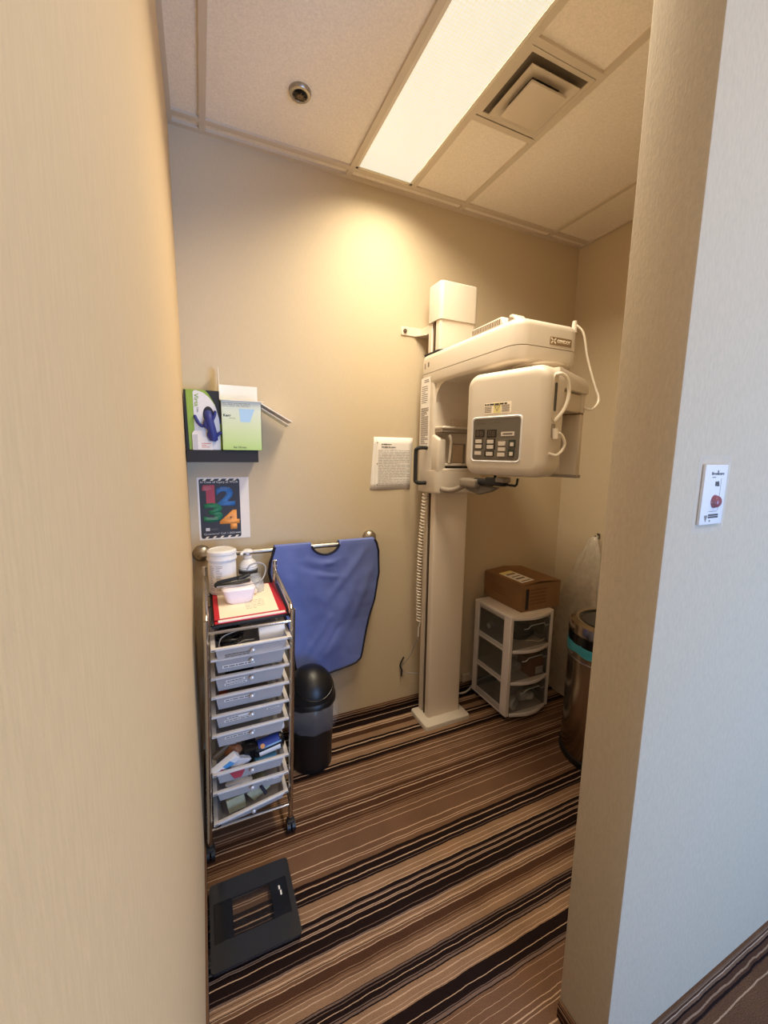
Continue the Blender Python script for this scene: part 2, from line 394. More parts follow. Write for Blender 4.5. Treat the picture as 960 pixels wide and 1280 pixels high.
# fluorescent ceiling light
lx0, lx1, ly0, ly1 = X0+G+tw, X0+G+.305-tw, YR-1.22+tw, YR-tw
t = thing('ceiling_light', (.5*(lx0+lx1), .5*(ly0+ly1), H), 'long lit fluorescent panel set into the white tiled ceiling', 'ceiling light')
b = MB(); fr = .012
b.box(lx0, lx0+fr, ly0, ly1, H+.001, TZ); b.box(lx1-fr, lx1, ly0, ly1, H+.001, TZ); b.box(lx0, lx1, ly0, ly0+fr, H+.001, TZ); b.box(lx0, lx1, ly1-fr, ly1, H+.001, TZ)
b.build('light_frame', 'lightframe', t, smooth=False)
b = MB(); b.box(lx0+fr, lx1-fr, ly0+fr, ly1-fr, H+.004, H+.008); b.build('diffuser_panel', 'lens', t, smooth=False)

# square air vent in the ceiling: nested louvres
vx0, vx1, vy0, vy1 = X0+G+.305+tw, X0+2*G-tw, YV2+tw, YV1-tw
vc = (.5*(vx0+vx1), .5*(vy0+vy1))
t = thing('air_vent', (vc[0], vc[1], H), 'square louvred air vent beside the long ceiling light', 'air vent')
def ring(mb, ho, zo, hi, zi, th=.0015):
    for k in range(4):
        a0 = PI/4+k*PI/2; a1 = a0+PI/2; s2 = math.sqrt(2)
        P = lambda a, h, z: (vc[0]+h*s2*math.cos(a), vc[1]+h*s2*math.sin(a), z)
        mb.quad(P(a0, ho, zo), P(a1, ho, zo), P(a1, hi, zi), P(a0, hi, zi))
hv = .5*(vx1-vx0)
b = MB(); ring(b, hv, H+.001, hv-.016, H+.001); ring(b, hv-.016, H+.001, hv-.016, H+.006); b.build('vent_frame', 'tgrid', t, smooth=False)
b = MB(); b.box(vc[0]-hv+.006, vc[0]+hv-.006, vc[1]-hv+.006, vc[1]+hv-.006, TZ-.0022, TZ-.001); b.build('back_pan', 'ductshade', t, smooth=False)
b = MB(); ring(b, hv-.032, H-.014, hv-.078, H-.002); ring(b, hv-.032, H-.014, hv-.033, H-.011); ring(b, hv-.033, H-.011, hv-.078, H+.001); b.build('outer_louvre', 'tgrid', t, smooth=False)
b = MB(); b.box(vc[0]-.078, vc[0]+.078, vc[1]-.078, vc[1]+.078, H-.032, H-.027, .002); b.prism([(vc[0]-.078, vc[1]-.078), (vc[0]+.078, vc[1]-.078), (vc[0]+.078, vc[1]+.078), (vc[0]-.078, vc[1]+.078)], 'z', H-.028, H-.025); b.box(vc[0]-.012, vc[0]+.012, vc[1]-.012, vc[1]+.012, H-.028, H+.006); b.build('centre_plate', 'tgrid', t)
b = MB(); b.lathe([(0, TZ-.0025), (.058, TZ-.0025), (.060, H-.004), (.063, H-.004), (.063, TZ-.002)], (vc[0], vc[1], 0)); b.build('duct_opening', 'dark', t)

# recessed sprinkler
t = thing('fire_sprinkler', (.437, -.346, H), 'small round recessed sprinkler in the ceiling tile left of the light', 'fire sprinkler')
b = MB(); b.lathe([(.024, H+.004), (.024, H+.0), (.027, H-.004), (.036, H-.003), (.039, H+.002), (.039, TZ)], (.437, -.346, 0), 36); b.build('escutcheon_ring', 'nickel', t)
b = MB(); b.lathe([(0, H+.004), (.026, H+.004), (.026, H+.0085)], (.437, -.346, 0)); b.build('recess_cup', 'dark', t)
b = MB(); b.cyl((.437, -.346, TZ), (.437, -.346, H-.004), .005); b.tube([(.424, -.346, H+.006), (.424, -.346, H-.002), (.437, -.346, H-.008), (.450, -.346, H-.002), (.450, -.346, H+.006)], .0025, smooth=4)
b.cyl((.437, -.346, H-.008), (.437, -.346, H-.0095), .011)
for k in range(10):
    a = 2*PI*k/10; b.box(-.0015, .0015, .011, .018, -.0015, .0015, X=Matrix.Translation((.437, -.346, H-.009)) @ Matrix.Rotation(a, 4, 'Z'))
b.build('sprinkler_head', 'sprk', t)

# ------------------------------------------------------------------ panoramic dental x-ray unit
t = thing('dental_xray_machine', (1.24, -.14, 0), 'tall cream panoramic dental x-ray machine with overhead arm and control panel', 'x-ray machine')
b = MB(); b.prism(rrect(1.09, 1.378, -.256, -.074, .018), 'z', 0, .026, .008, 2, keep=lambda e: abs(e.verts[0].co.z-e.verts[1].co.z) < 1e-5 and e.verts[0].co.z > .02); b.build('base_plate', 'cream', t)
b = MB(); b.prism(rrect(1.138, 1.346, -.192, -.155, .012, 4, (0, 0, 1, 1)), 'z', .026, 2.15); b.box(1.138, 1.346, -.118, -.084, .026, 2.15, .002, 1); b.build('column', 'column', t)
b = MB(); b.box(1.147, 1.337, -.158, -.112, .026, 2.15); b.box(1.139, 1.148, -.139, -.136, .026, 2.15); b.build('column_track', 'track', t, smooth=False)
b = MB(); b.prism(rrect(1.132, 1.352, -.2, -.078, .022), 'z', 2.128, 2.303, .01, 3, keep=lambda e: min(e.verts[0].co.z, e.verts[1].co.z) > 2.3); b.build('column_cap', 'cream', t)
br = MB(); br.box(1.022, 1.145, -.006, 0, 2.085, 2.127, .002, 1); br.box(1.14, 1.19, -.088, 0, 2.085, 2.127, .002, 1); br.prism([(1.10, -.004), (1.145, -.004), (1.145, -.07)], 'z', 2.085, 2.09)
br = br.build('wall_bracket', 'column', t)
b = MB(); b.cyl((1.043, -.006, 2.106), (1.043, -.011, 2.106), .010, n=16); b.cyl((1.043, -.011, 2.106), (1.043, -.014, 2.106), .006, n=6); b.build('bracket_bolt', 'track', br)

# carriage: back, cheek, lower body, inner fillet
cx0, cx1 = 1.108, 1.392
b = MB()
b.prism(rrect(cx0, cx1, -.205, -.052, .022), 'z', 1.29, 1.83)
fil = [(-.19, 1.835), (-.30, 1.835)]+[(-.30+.095*math.sin(a), 1.735+.09*math.cos(a)) for a in [j*PI/2/8 for j in range(9)]]+[(-.19, 1.70)]
b.prism(fil, 'x', cx0+.012, cx1-.005)
b.build('carriage_back', 'cream', t)
b = MB(); b.prism(rrect(cx0-.0025, cx1-.01, -.262, -.0505, .035), 'z', 1.283, 1.398, .014, 3, keep=lambda e: max(e.verts[0].co.z, e.verts[1].co.z) < 1.29)
b.prism([(-.07, 1.39), (-.255, 1.39), (-.255, 1.555), (-.205, 1.578), (-.07, 1.578)], 'x', cx0+.002, cx0+.05, .012, 3)
b.box(cx0+.03, cx1-.012, -.256, -.2, 1.398, 1.412, .003, 1); b.box(cx0+.035, cx1-.014, -.25, -.2, 1.424, 1.436, .003, 1)
b.build('carriage_body', 'cream', t)
b = MB(); b.box(cx0+.035, cx1-.02, -.242, -.205, 1.412, 1.424); b.build('carriage_slot', 'dark', t, smooth=False)
b = MB(); b.box(cx0+.012, cx1-.01, -.275, -.2, 1.604, 1.616, .003, 1); b.build('crossbar', 'cream', t)
b = MB(); b.box(cx0+.012, cx1-.01, -.27, -.2, 1.588, 1.604); b.build('crossbar_shadow_gap', 'greyhead', t, smooth=False)
mr = MB()
for a in ((1.213, 1.219, 1.42, 1.535), (1.292, 1.298, 1.42, 1.535), (1.213, 1.298, 1.529, 1.535), (1.213, 1.298, 1.42, 1.427)): mr.box(a[0], a[1], -.216, -.206, a[2], a[3])
mr = mr.build('mirror_frame', 'greyhead', t, smooth=False)
b = MB(); b.box(1.219, 1.292, -.209, -.2055, 1.427, 1.529); b.build('mirror_glass', 'mirror', mr, smooth=False)
b = MB(); b.box(1.206, 1.36, -.212, -.205, 1.616, 1.655, .002, 1); b.build('rest_pad', 'cream2', t)
b = MB(); b.tube([(1.166, -.262, 1.575), (1.172, -.266, 1.56), (1.178, -.262, 1.53), (1.178, -.25, 1.44)], .007, smooth=5); b.build('guide_rod', 'cream', t)
# overhead arm: two shells with a seam
top = rrect(cx0, 1.422, -.772, -.05, .055, 7)
b = MB(); b.prism(top, 'z', 1.822, 1.8775, .016, 3, keep=lambda e: max(e.verts[0].co.z, e.verts[1].co.z) < 1.83); arm_l = b.build('arm_lower_shell', 'cream', t)
b = MB(); b.prism(rrect(cx0+.003, 1.419, -.769, -.053, .052, 7), 'z', 1.876, 1.884); b.build('arm_seam', 'seam', t)
b = MB(); b.prism(top, 'z', 1.8805, 1.975, .028, 4, keep=lambda e: min(e.verts[0].co.z, e.verts[1].co.z) > 1.97); arm_u = b.build('arm_upper_shell', 'cream', t)
b = MB(); b.prism(rrect(cx0+.012, 1.375, -.225, -.058, .03), 'z', 1.973, 1.982, .002, 1); b.build('column_gap_dark', 'rubber', t)  # black plate puts in the dark of the opening around the column
v = MB(); v.prism([(-.445, 1.968), (-.47, 2.001), (-.655, 2.004), (-.675, 1.968)], 'x', 1.124, 1.20, .004, 1); v.prism([(-.68, 1.968), (-.695, 1.998), (-.715, 1.996), (-.745, 1.966)], 'x', 1.126, 1.18, .004, 1)
v = v.build('vent_cover', 'cream', t)
b = MB()
for k in range(17): y = -.478-.0105*k; b = MB(); b.box(1.1225, 1.13, y-.0022, y+.0022, 1.977, 1.996); b.build('vent_slot', 'seam', v, smooth=False)
for k, y in enumerate((-.697, -.707, -.716)): b = MB(); b.box(1.1245, 1.13, y-.0025, y+.0025, 1.976+.001*k, 1.990-.004*k); b.build('cover_mark', 'seam', v, smooth=False)
# name plate on the front of the arm
pl = MB(); pl.box(1.258, 1.368, -.7745, -.770, 1.892, 1.920, .001, 1); pl = pl.build('name_plate', 'plate', arm_u)
letters('GENDEX', 'plate_lettering', 'creampaper', pl, (1.292, -.7745, 1.900), (1, 0, 0), (0, 0, 1), w=.068, h=.012, bold=.02)
b = MB()
for s in (1, -1): b.box(-.015, .015, -.0025, .0025, 0, .0004, X=frame_mat((1.274, -.7745, 1.906), (1, 0, .75*s), (-.75*s, 0, 1)))
b.build('plate_emblem', 'creampaper', pl, smooth=False)
# side label with diagrams and print, two small icons
lb = MB(); lb.box(cx0-.0008, cx0+.001, -.168, -.078, 1.518, 1.862); lb = lb.build('instruction_label', 'paper', t, smooth=False)
dashes('label_print', 'ink', lb, (cx0-.0009, -.084, 1.53), (0, -1, 0), (0, 0, 1), .078, .185, 26, .6, seed=3)
dashes('label_diagram', 'darkink', lb, (cx0-.0009, -.086, 1.735), (0, -1, 0), (0, 0, 1), .074, .088, 9, .3, .8, seed=5)
dashes('label_heading', 'ink', lb, (cx0-.0009, -.11, 1.835), (0, -1, 0), (0, 0, 1), .05, .018, 2, .5, seed=6)
b = MB(); b.box(cx0-.0009, cx0+.002, -.115, -.108, 1.905, 1.93); b.build('arm_icon', 'ink', arm_u, smooth=False)
b = MB(); b.box(cx0-.0009, cx0+.002, -.150, -.138, 1.91, 1.932); b.build('arm_icon', 'ink', arm_u, smooth=False)
# black grab handle on the left side
b = MB(); b.tube([(cx0, -.15, 1.513), (1.068, -.15, 1.513), (1.052, -.145, 1.505), (1.05, -.14, 1.49), (1.05, -.14, 1.36), (1.052, -.145, 1.342), (1.068, -.15, 1.335), (cx0, -.15, 1.335)], .010, 10, smooth=3); b.build('grab_handle', 'rubber', t)
# coiled cord and loose wire
hx = []
for k in range(42*9):
    f = k/(42*9); z = 1.28-.72*f; a = 2*PI*k/9
    hx.append((1.118+.0105*math.cos(a)-.012*math.sin(PI*f), -.125+.0105*math.sin(a)+.03*f, z))
b = MB(); b.tube([(1.13, -.13, 1.30)]+hx+[(1.118, -.095, .52), (1.118, -.095, .47)], .0042, 6); b.build('coiled_cord', 'cable', t)
b = MB(); b.tube([(1.118, -.095, .47), (1.095, -.05, .34), (1.062, -.012, .26), (1.07, -.012, .225), (1.15, -.05, .215)], .0024, 6, smooth=6); b.build('thin_wire', 'greycable', t)
b = MB(); b.tube([(1.074, -.012, .315), (1.056, -.012, .285), (1.052, -.012, .26), (1.062, -.012, .235), (1.058, -.012, .20)], .0045, 6, smooth=5); b.build('cord_clip', 'rubber', t)

# rotating unit under the arm: tube head with control panel, beam, cassette
F = Vector((1.07, -.755, 0)); n_ = Vector((-.9570244, -.2900074, 0)); t_ = Vector((-.2900074, .9570244, 0))
RX4 = Matrix(((t_[0], -n_[0], 0, F[0]), (t_[1], -n_[1], 0, F[1]), (0, 0, 1, 0), (0, 0, 0, 1)))   # local x = along face (left), y = away from the viewer, z up
def rw(a, s, z): return F+t_*a-n_*s+Vector((0, 0, z))
RX4.translation = F
hd = MB()
sec = rrect(-.17, .172, 1.404, 1.79, .052, 8)
hd.prism(sec, 'y', 0, .112, .032, 5, X=RX4, keep=lambda e: abs(e.verts[0].co.y-e.verts[1].co.y) < 1e-5 and e.verts[0].co.y < .01)
hd = hd.build('tube_head', 'cream', t)
b = MB(); b.prism(rrect(-.150, .152, 1.424, 1.768, .03, 5), 'y', .112, .15, X=RX4); b.build('head_back_shell', 'cream2', hd)
# panel recess: raised rim and dark panel
def pp(u, v):   # fraction of the control panel -> face coords
    ya = 1.618+(1.610-1.618)*u; yb = 1.470+(1.463-1.470)*u
    return (.126-.202*u, ya+(yb-ya)*v)
rim = MB()
o = rrect(-.084, .135, 1.454, 1.626, .016, 4); i_ = rrect(-.075, .126, 1.463, 1.617, .012, 4)
tb = bmesh.new()
def rowv(P, y): return [tb.verts.new((q[0], y, q[1])) for q in P]
r0, r1, r2 = rowv(o, .0005), rowv(rrect(-.08, .131, 1.458, 1.622, .014, 4), -.003), rowv(i_, .0005)
for A, B in ((r0, r1), (r1, r2)):
    for k in range(len(A)): tb.faces.new((A[k], A[(k+1) % len(A)], B[(k+1) % len(B)], B[k]))
bmesh.ops.recalc_face_normals(tb, faces=tb.faces); rim._add(tb, RX4); rim.build('panel_rim', 'white', hd)
cp = MB(); cp.prism(i_, 'y', -.0012, .004, X=RX4); cp = cp.build('control_panel', 'panelgrey', hd, smooth=False)
def pbox(mb, px0, px1, py0, py1, d0, d1):
    u0, u1, v0, v1 = (px0-175)/670, (px1-175)/670, (py0-320)/560, (py1-320)/560
    a, c = pp(u0, v0), pp(u1, v1); mb.box(c[0], a[0], d0, d1, c[1], a[1], X=RX4)
for q in ((210, 350, 470, 575), (385, 525, 470, 575)):
    b = MB(); pbox(b, *q, -.002, 0); d = b.build('digit_display', 'display', cp, smooth=False)
    dx = q[0]+22
    b = MB()
    for x in (dx, dx+52):
        pbox(b, x, x+8, 492, 552, -.0024, -.0018); pbox(b, x+30, x+38, 492, 552, -.0024, -.0018)
        for y in (490, 518, 547): pbox(b, x+4, x+34, y, y+7, -.0024, -.0018)
    b.build('display_digits', 'segment', d, smooth=False)
for q in ((205, 330, 600, 745), (375, 515, 600, 745), (360, 500, 768, 845)):
    b = MB(); pbox(b, *q, -.0016, 0); b.build('key_bezel', 'display', cp, smooth=False)
for q in ((220, 315, 610, 660), (220, 315, 685, 735), (215, 310, 780, 830), (395, 490, 612, 660), (395, 490, 685, 735), (390, 485, 782, 833), (560, 660, 630, 685), (560, 660, 712, 758), (555, 655, 785, 835)):
    b = MB(); pbox(b, *q, -.0042, -.001); b.build('key', 'keys', cp, smooth=False)
for q in ((705, 790, 605, 700), (700, 780, 735, 828)):
    b = MB(); pbox(b, *q, -.004, -.001); k = b.build('switch_housing', 'keygreen', cp, smooth=False)
    b = MB(); pbox(b, q[0]+25, q[0]+70, q[2]+33, q[2]+83, -.006, -.003); b.build('switch_rocker', 'keys', k, smooth=False)
b = MB(); pbox(b, 590, 770, 497, 548, -.002, 0); pl = b.build('panel_badge', 'keys', cp, smooth=False)
b = MB(); pbox(b, 615, 745, 515, 530, -.0024, -.0018); b.build('badge_print', 'panelgrey', pl, smooth=False)
for q in ((220, 350, 371, 380), (480, 575, 361, 369), (540, 555, 515, 525), (535, 552, 648, 662), (535, 552, 728, 742), (535, 552, 800, 815), (690, 790, 712, 719), (680, 780, 842, 848)): b = MB(); pbox(b, *q, -.0018, -.001); b.build('panel_mark', 'segment', cp, smooth=False)
# warning label
wl = MB(); wl.box(-.034, .080, -.0006, .001, 1.634, 1.674, X=RX4); wl = wl.build('warning_label', 'creampaper', hd, smooth=False)
yl = MB(); yl.box(.008, .040, -.0009, 0, 1.636, 1.672, X=RX4); yl = yl.build('warning_patch', 'yellow', wl, smooth=False)
b = MB()
tri = [(.035, 1.664), (.013, 1.664), (.024, 1.643)]; c0 = (.024, 1.657)
for k in range(3):
    p, q = tri[k], tri[(k+1) % 3]; d = Vector((q[0]-p[0], 0, q[1]-p[1]))
    b.cyl(RX4 @ Vector((p[0], -.001, p[1])), RX4 @ Vector((q[0], -.001, q[1])), .0009, n=6)
b.box(.0235, .0245, -.0014, -.0008, 1.655, 1.662, X=RX4)
b.build('warning_triangle', 'ink', yl)
xf = tuple(-t_)
dashes('warning_print', 'ink', wl, rw(.078, -.0007, 1.638), xf, (0, 0, 1), .032, .024, 5, .5, seed=8)
dashes('warning_print', 'ink', wl, rw(.004, -.0007, 1.638), xf, (0, 0, 1), .034, .026, 5, .5, seed=9)
dashes('warning_heading', 'darkink', wl, rw(.078, -.0007, 1.664), xf, (0, 0, 1), .11, .008, 1, .7, .98, seed=2)
# side of the head: oval slot, cable strap and cable loop (side face at a = -.17)
b = MB(); b.prism([(q[0], q[1]) for q in rrect(.030, .062, 1.60, 1.756, .0155, 6)], 'x', -.1725, -.168, X=RX4); sl = b.build('side_slot_plate', 'cream2', hd)
b = MB(); b.prism(rrect(.038, .054, 1.632, 1.728, .0075, 6), 'x', -.1735, -.170, X=RX4); b.build('side_slot', 'display', sl)
b = MB(); b.box(-.173, -.168, .036, .058, 1.545, 1.59, X=RX4); b.build('cable_socket', 'greyhead', hd, smooth=False)
b = MB(); b.tube([rw(-.168, .04, 1.752), rw(-.186, .055, 1.755), rw(-.196, .078, 1.735), rw(-.198, .088, 1.69), rw(-.192, .078, 1.645), rw(-.178, .06, 1.612), rw(-.17, .052, 1.60)], .006, 8, smooth=6); b.build('cable_strap', 'cable', hd)
b = MB(); b.cyl(rw(-.178, .047, 1.575), rw(-.18, .05, 1.54), .010); b.tube([rw(-.18, .05, 1.56), rw(-.19, .07, 1.555), rw(-.196, .088, 1.527), rw(-.192, .082, 1.502), rw(-.184, .055, 1.484), rw(-.17, .03, 1.49)], .0048, 8, smooth=6); b.build('cable_loop', 'cable', hd)
# beam, hub, cassette
bm_ = MB(); bm_.prism([(.08, 1.716), (.08, 1.786), (.27, 1.770), (.30, 1.764), (.318, 1.752), (.328, 1.735), (.328, 1.716)], 'x', -.166, .150, .006, 2, X=RX4); bm_ = bm_.build('rotating_beam', 'cream', t)
b = MB(); b.box(-.150, .135, .11, .30, 1.645, 1.714, .004, 1, X=RX4); b.build('beam_housing', 'cream2', bm_)
b = MB(); c = rw(-.02, .205, 0); b.lathe([(.0, 1.770), (.062, 1.770), (.062, 1.785), (.085, 1.790), (.085, 1.812), (.10, 1.815), (.10, 1.823), (0, 1.823)], tuple(c)); b.build('rotation_hub', 'cream2', t)
cs = MB(); cs.box(-.152, .145, .296, .328, 1.402, 1.642, .005, 2, X=RX4); cs = cs.build('cassette_holder', 'cream2', t)
b = MB(); b.box(-.150, .143, .298, .326, 1.640, 1.648, X=RX4); b.build('cassette_gap', 'seam', cs, smooth=False)
b = MB(); b.box(-.085, .08, .292, .297, 1.412, 1.462, .002, 1, X=RX4); b.build('cassette_plate', 'cream', cs)
b = MB(); b.box(-.156, .147, .292, .331, 1.396, 1.408, .002, 1, X=RX4); b.build('cassette_foot', 'greyhead', cs)
b = MB(); b.box(-.154, .147, .294, .33, 1.646, 1.735, .005, 2, X=RX4); b.build('cassette_hanger', 'cream', cs)
# cable from the arm end to the cassette
g = MB(); g.cyl((1.40, -.752, 1.955), (1.40, -.752, 1.998), .011, .008); g.build('cable_gland', 'cream', arm_u)
e = rw(-.155, .315, 1.668)
b = MB(); b.tube([(1.40, -.755, 1.985), (1.425, -.775, 1.95), (1.452, -.78, 1.86), (1.478, -.80, 1.76), (1.484, -.82, 1.70), tuple(e+Vector((.03, -.012, -.006))), tuple(e)], .0042, 8, smooth=8); b.build('arm_cable', 'cable', t)
# chin rest
ch = MB(); ch.tube([(1.135, -.255, 1.312), (1.15, -.285, 1.307), (1.175, -.315, 1.312), (1.20, -.37, 1.34)], .0135, 12, smooth=6); ch = ch.build('chin_rest_arm', 'greyhead', t)
b = MB(); b.box(1.17, 1.235, -.475, -.35, 1.332, 1.372, .010, 3); b.build('chin_rest_block', 'greyhead', ch)
b = MB(); b.prism([(-.37, 1.318), (-.47, 1.302), (-.55, 1.322), (-.60, 1.345), (-.38, 1.345)], 'x', 1.195, 1.215, .004, 1); b.build('chin_rest_blade', 'panelgrey', ch)
b = MB(); b.cyl((1.2, -.44, 1.362), (1.2, -.56, 1.362), .015); b.box(1.18, 1.22, -.64, -.53, 1.352, 1.385, .006, 2); b.cyl((1.2, -.575, 1.37), (1.2, -.575, 1.402), .006); b.build('chin_clamp', 'rubber', ch)
b = MB(); b.tube([(1.2, -.62, 1.360), (1.2, -.70, 1.360), (1.2, -.708, 1.366), (1.2, -.712, 1.39)], .005, 8); b.build('bite_hook', 'rubber', ch)
b = MB(); b.box(1.178, 1.222, -.65, -.60, 1.368, 1.390, .006, 2); b.build('bite_block', 'greyhead', ch)

# white power cord on the floor behind the machine
b = MB(); b.tube([(1.40, -.035, .02), (1.47, -.05, .012), (1.52, -.045, .02), (1.56, -.03, .035), (1.62, -.02, .05), (1.72, -.02, .06), (1.80, -.022, .02)], .005, 8, smooth=6)
tag(b.build('power_cord', 'cable', origin=(1.5, -.04, 0)), 'white cord trailing along the floor between column and drawer tower', 'cord')
b = MB(); b.box(1.49, 1.57, -.02, -.0, .06, .112, .004, 1); tag(b.build('wall_junction_box', 'cream2', origin=(1.53, 0, .06)), 'small low wall box behind the drawer tower near the floor', 'outlet')

# ------------------------------------------------------------------ floating shelf and what stands on it
SZ = 1.487
b = MB(); b.box(.003, .284, -.122, 0, SZ-.05, SZ, .0015, 1); tag(b.build('floating_shelf', 'shelf', origin=(.14, -.06, SZ-.05)), 'short dark brown floating shelf holding the two boxes', 'shelf')
# glove box
t = thing('glove_box', (.07, -.07, SZ), 'lime green and white glove box on the shelf with blue gloves sticking out', 'glove box')
gx0, gx1, gy0, gy1, gz = .004, .139, -.114, -.018, SZ+.240
b = MB(); b.box(gx0, gx1, gy0, gy1, SZ, gz, .0015, 1); b.build('carton', 'green', t)
def panel2d(name, m, pts, y, parent, th=.0006):
    mb = MB(); mb.prism(pts, 'y', y-th, y+.0005); return mb.build(name, m, parent, smooth=False)
def gp(u, v): return (gx0+(gx1-gx0)*u, SZ+(gz-SZ)*v)
face = [gp(.25, .005), gp(.25, .96)]+[gp(.30+.66*math.sin(a), .99-.55*(1-math.cos(a))) for a in [j*.1 for j in range(0, 15)]]+[gp(.97, .30), gp(.96, .005)]
wf = panel2d('white_front', 'white', face, gy0, t)
nv = [gp(.62, .995), gp(.72, .93), gp(.84, .79), gp(.93, .6), gp(.965, .45), gp(.998, .45), gp(.998, .995)]
panel2d('dark_corner', 'royal', nv, gy0, t); panel2d('dark_corner', 'dark', [(p[0], p[1]) for p in [gp(.60, .998), gp(.70, .93), gp(.86, .76), gp(.94, .56), gp(.999, .5), gp(.999, .998)]], gy0-.0004, t)
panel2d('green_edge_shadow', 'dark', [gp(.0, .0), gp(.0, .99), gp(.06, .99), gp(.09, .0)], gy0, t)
ov = [gp(.655+.15*math.cos(a), .60+.135*math.sin(a)) for a in [k*2*PI/24 for k in range(24)]]
panel2d('dispenser_opening', 'dark', ov, gy0-.0012, wf)
letters('Virta', 'box_lettering', 'green', wf, (gx0+(gx1-gx0)*.285, gy0-.0012, SZ+.226), (0, 0, -1), (1, 0, 0), w=.052, h=.016, bold=.012)
letters('Lite', 'box_lettering', 'ink', wf, (gx0+(gx1-gx0)*.34, gy0-.0012, SZ+.170), (0, 0, -1), (1, 0, 0), w=.018, h=.008)
def gl(u, v, d): q = gp(u, v); return (q[0], gy0-d, q[1])
t2 = thing('nitrile_gloves', (.095, -.12, SZ+.1), 'blue nitrile gloves hanging out of the glove box opening', 'gloves')
b = MB()
b.tube([gl(.64, .62, -.004), gl(.66, .55, .012), gl(.68, .46, .016), gl(.72, .36, .016), gl(.76, .24, .012), gl(.77, .17, .008)], .017, 10, smooth=4, rr=None)
b.build('glove_palm', 'gloveblue', t2)
for pts, r in (([gl(.58, .44, .014), gl(.48, .40, .014), gl(.38, .44, .012), gl(.31, .52, .008), gl(.28, .56, .006)], .0062), ([gl(.72, .46, .014), gl(.79, .54, .012), gl(.83, .60, .008), gl(.845, .645, .006)], .0058), ([gl(.74, .2, .012), gl(.83, .22, .012), gl(.90, .27, .010), gl(.99, .30, .008)], .0064), ([gl(.60, .50, .016), gl(.56, .42, .018), gl(.62, .38, .018)], .009), ([gl(.74, .24, .012), gl(.78, .17, .012), gl(.84, .19, .010)], .007), ([gl(.66, .30, .014), gl(.64, .24, .012), gl(.70, .2, .012)], .008)):
    b = MB(); b.tube(pts, r, 8, smooth=4); b.sph(pts[-1], r*1.02, n=8); b.build('glove_finger', 'gloveblue', t2)
# small white carton in front
t = thing('small_carton', (.066, -.135, SZ), 'tiny white carton standing before the glove box', 'carton')
b = MB(); b.box(.028, .104, -.121, -.1165, SZ+.0, SZ+.036, .001, 1); b.prism([(.028, SZ+.036), (.028, SZ+.066), (.036, SZ+.078), (.066, SZ+.078), (.068, SZ+.055), (.082, SZ+.050), (.088, SZ+.036)], 'y', -.121, -.1165); b.build('carton_body', 'paper', t, smooth=False)
b = MB(); b.box(.030, .048, -.1215, -.1205, SZ+.003, SZ+.062); b.build('carton_side_shade', 'lightgrey', t, smooth=False)  # grey strip on the front paints in the carton's shaded side
dashes('carton_print', 'orange', t, (.062, -.1213, SZ+.008), (1, 0, 0), (0, 0, 1), .036, .022, 3, .35, seed=4)
# opened carton with flaps
t = thing('opened_carton', (.22, -.07, SZ), 'pale green open carton with raised flaps beside the glove box', 'carton')
kx0, kx1, ky0, ky1, kz = .1405, .3, -.132, -.025, SZ+.205
b = MB(); th = .0016
b.box(kx0, kx1, ky0, ky0+th, SZ, kz); b.box(kx0, kx0+th, ky0, ky1, SZ, kz); b.box(kx1-th, kx1, ky0, ky1, SZ, kz); b.box(kx0, kx1, ky1-th, ky1, SZ, kz); b.box(kx0, kx1, ky0, ky1, SZ, SZ+th)
b.build('carton_body', 'kerr', t, smooth=False)
b = MB(); b.box(kx0+th, kx1-th, ky1-th-.001, ky1-th, SZ+.01, kz+.075); b.build('back_flap', 'paper', t, smooth=False)
b = MB(); b.prism([(ky0+.004, kz), (ky1, kz), (ky1-.004, kz+.135), (ky0+.05, kz+.135)], 'x', kx0-.004, kx0-.0022); b.build('left_flap', 'paper', t, smooth=False)
b = MB(); b.box(0, .152, ky0+.01, ky1-.004, -.002, .002, X=Matrix.Translation((kx1, 0, kz-.004)) @ Matrix.Rotation(math.radians(29), 4, 'Y')); b.box(0, .15, ky0+.02, ky1-.004, -.014, -.011, X=Matrix.Translation((kx1, 0, kz-.006)) @ Matrix.Rotation(math.radians(31), 4, 'Y')); b.build('right_flap', 'paper', t, smooth=False)
b = MB(); b.box(kx0-.002, kx1+.010, -.012, 0, -.0008, .0008, X=Matrix.Translation((0, ky0, kz)) @ Matrix.Rotation(math.radians(10), 4, 'X')); b.build('front_flap', 'paper', t, smooth=False)
pn = panel2d('blue_print', 'paleblue', [(kx0+.074, SZ+.118), (kx0+.07, SZ+.172), (kx0+.132, SZ+.172), (kx0+.112, SZ+.118)], ky0, t)
letters('Kerr', 'box_lettering', 'darkink', t, (kx0+.008, ky0-.0001, SZ+.138), (1, 0, 0), (0, 0, 1), w=.030, h=.011, bold=.02)
dashes('box_print', 'ink', t, (kx0+.004, ky0-.0001, SZ+.178), (1, 0, 0), (0, 0, 1), .12, .018, 3, .28, seed=11)
dashes('box_print', 'ink', t, (kx0+.030, ky0-.0001, SZ+.129), (1, 0, 0), (0, 0, 1), .026, .006, 1, .3, seed=12)
letters('for 10 mm', 'box_lettering', 'darkink', t, (kx0+.044, ky0-.0006, SZ+.009), (1, 0, 0), (0, 0, 1), w=.05, h=.009)

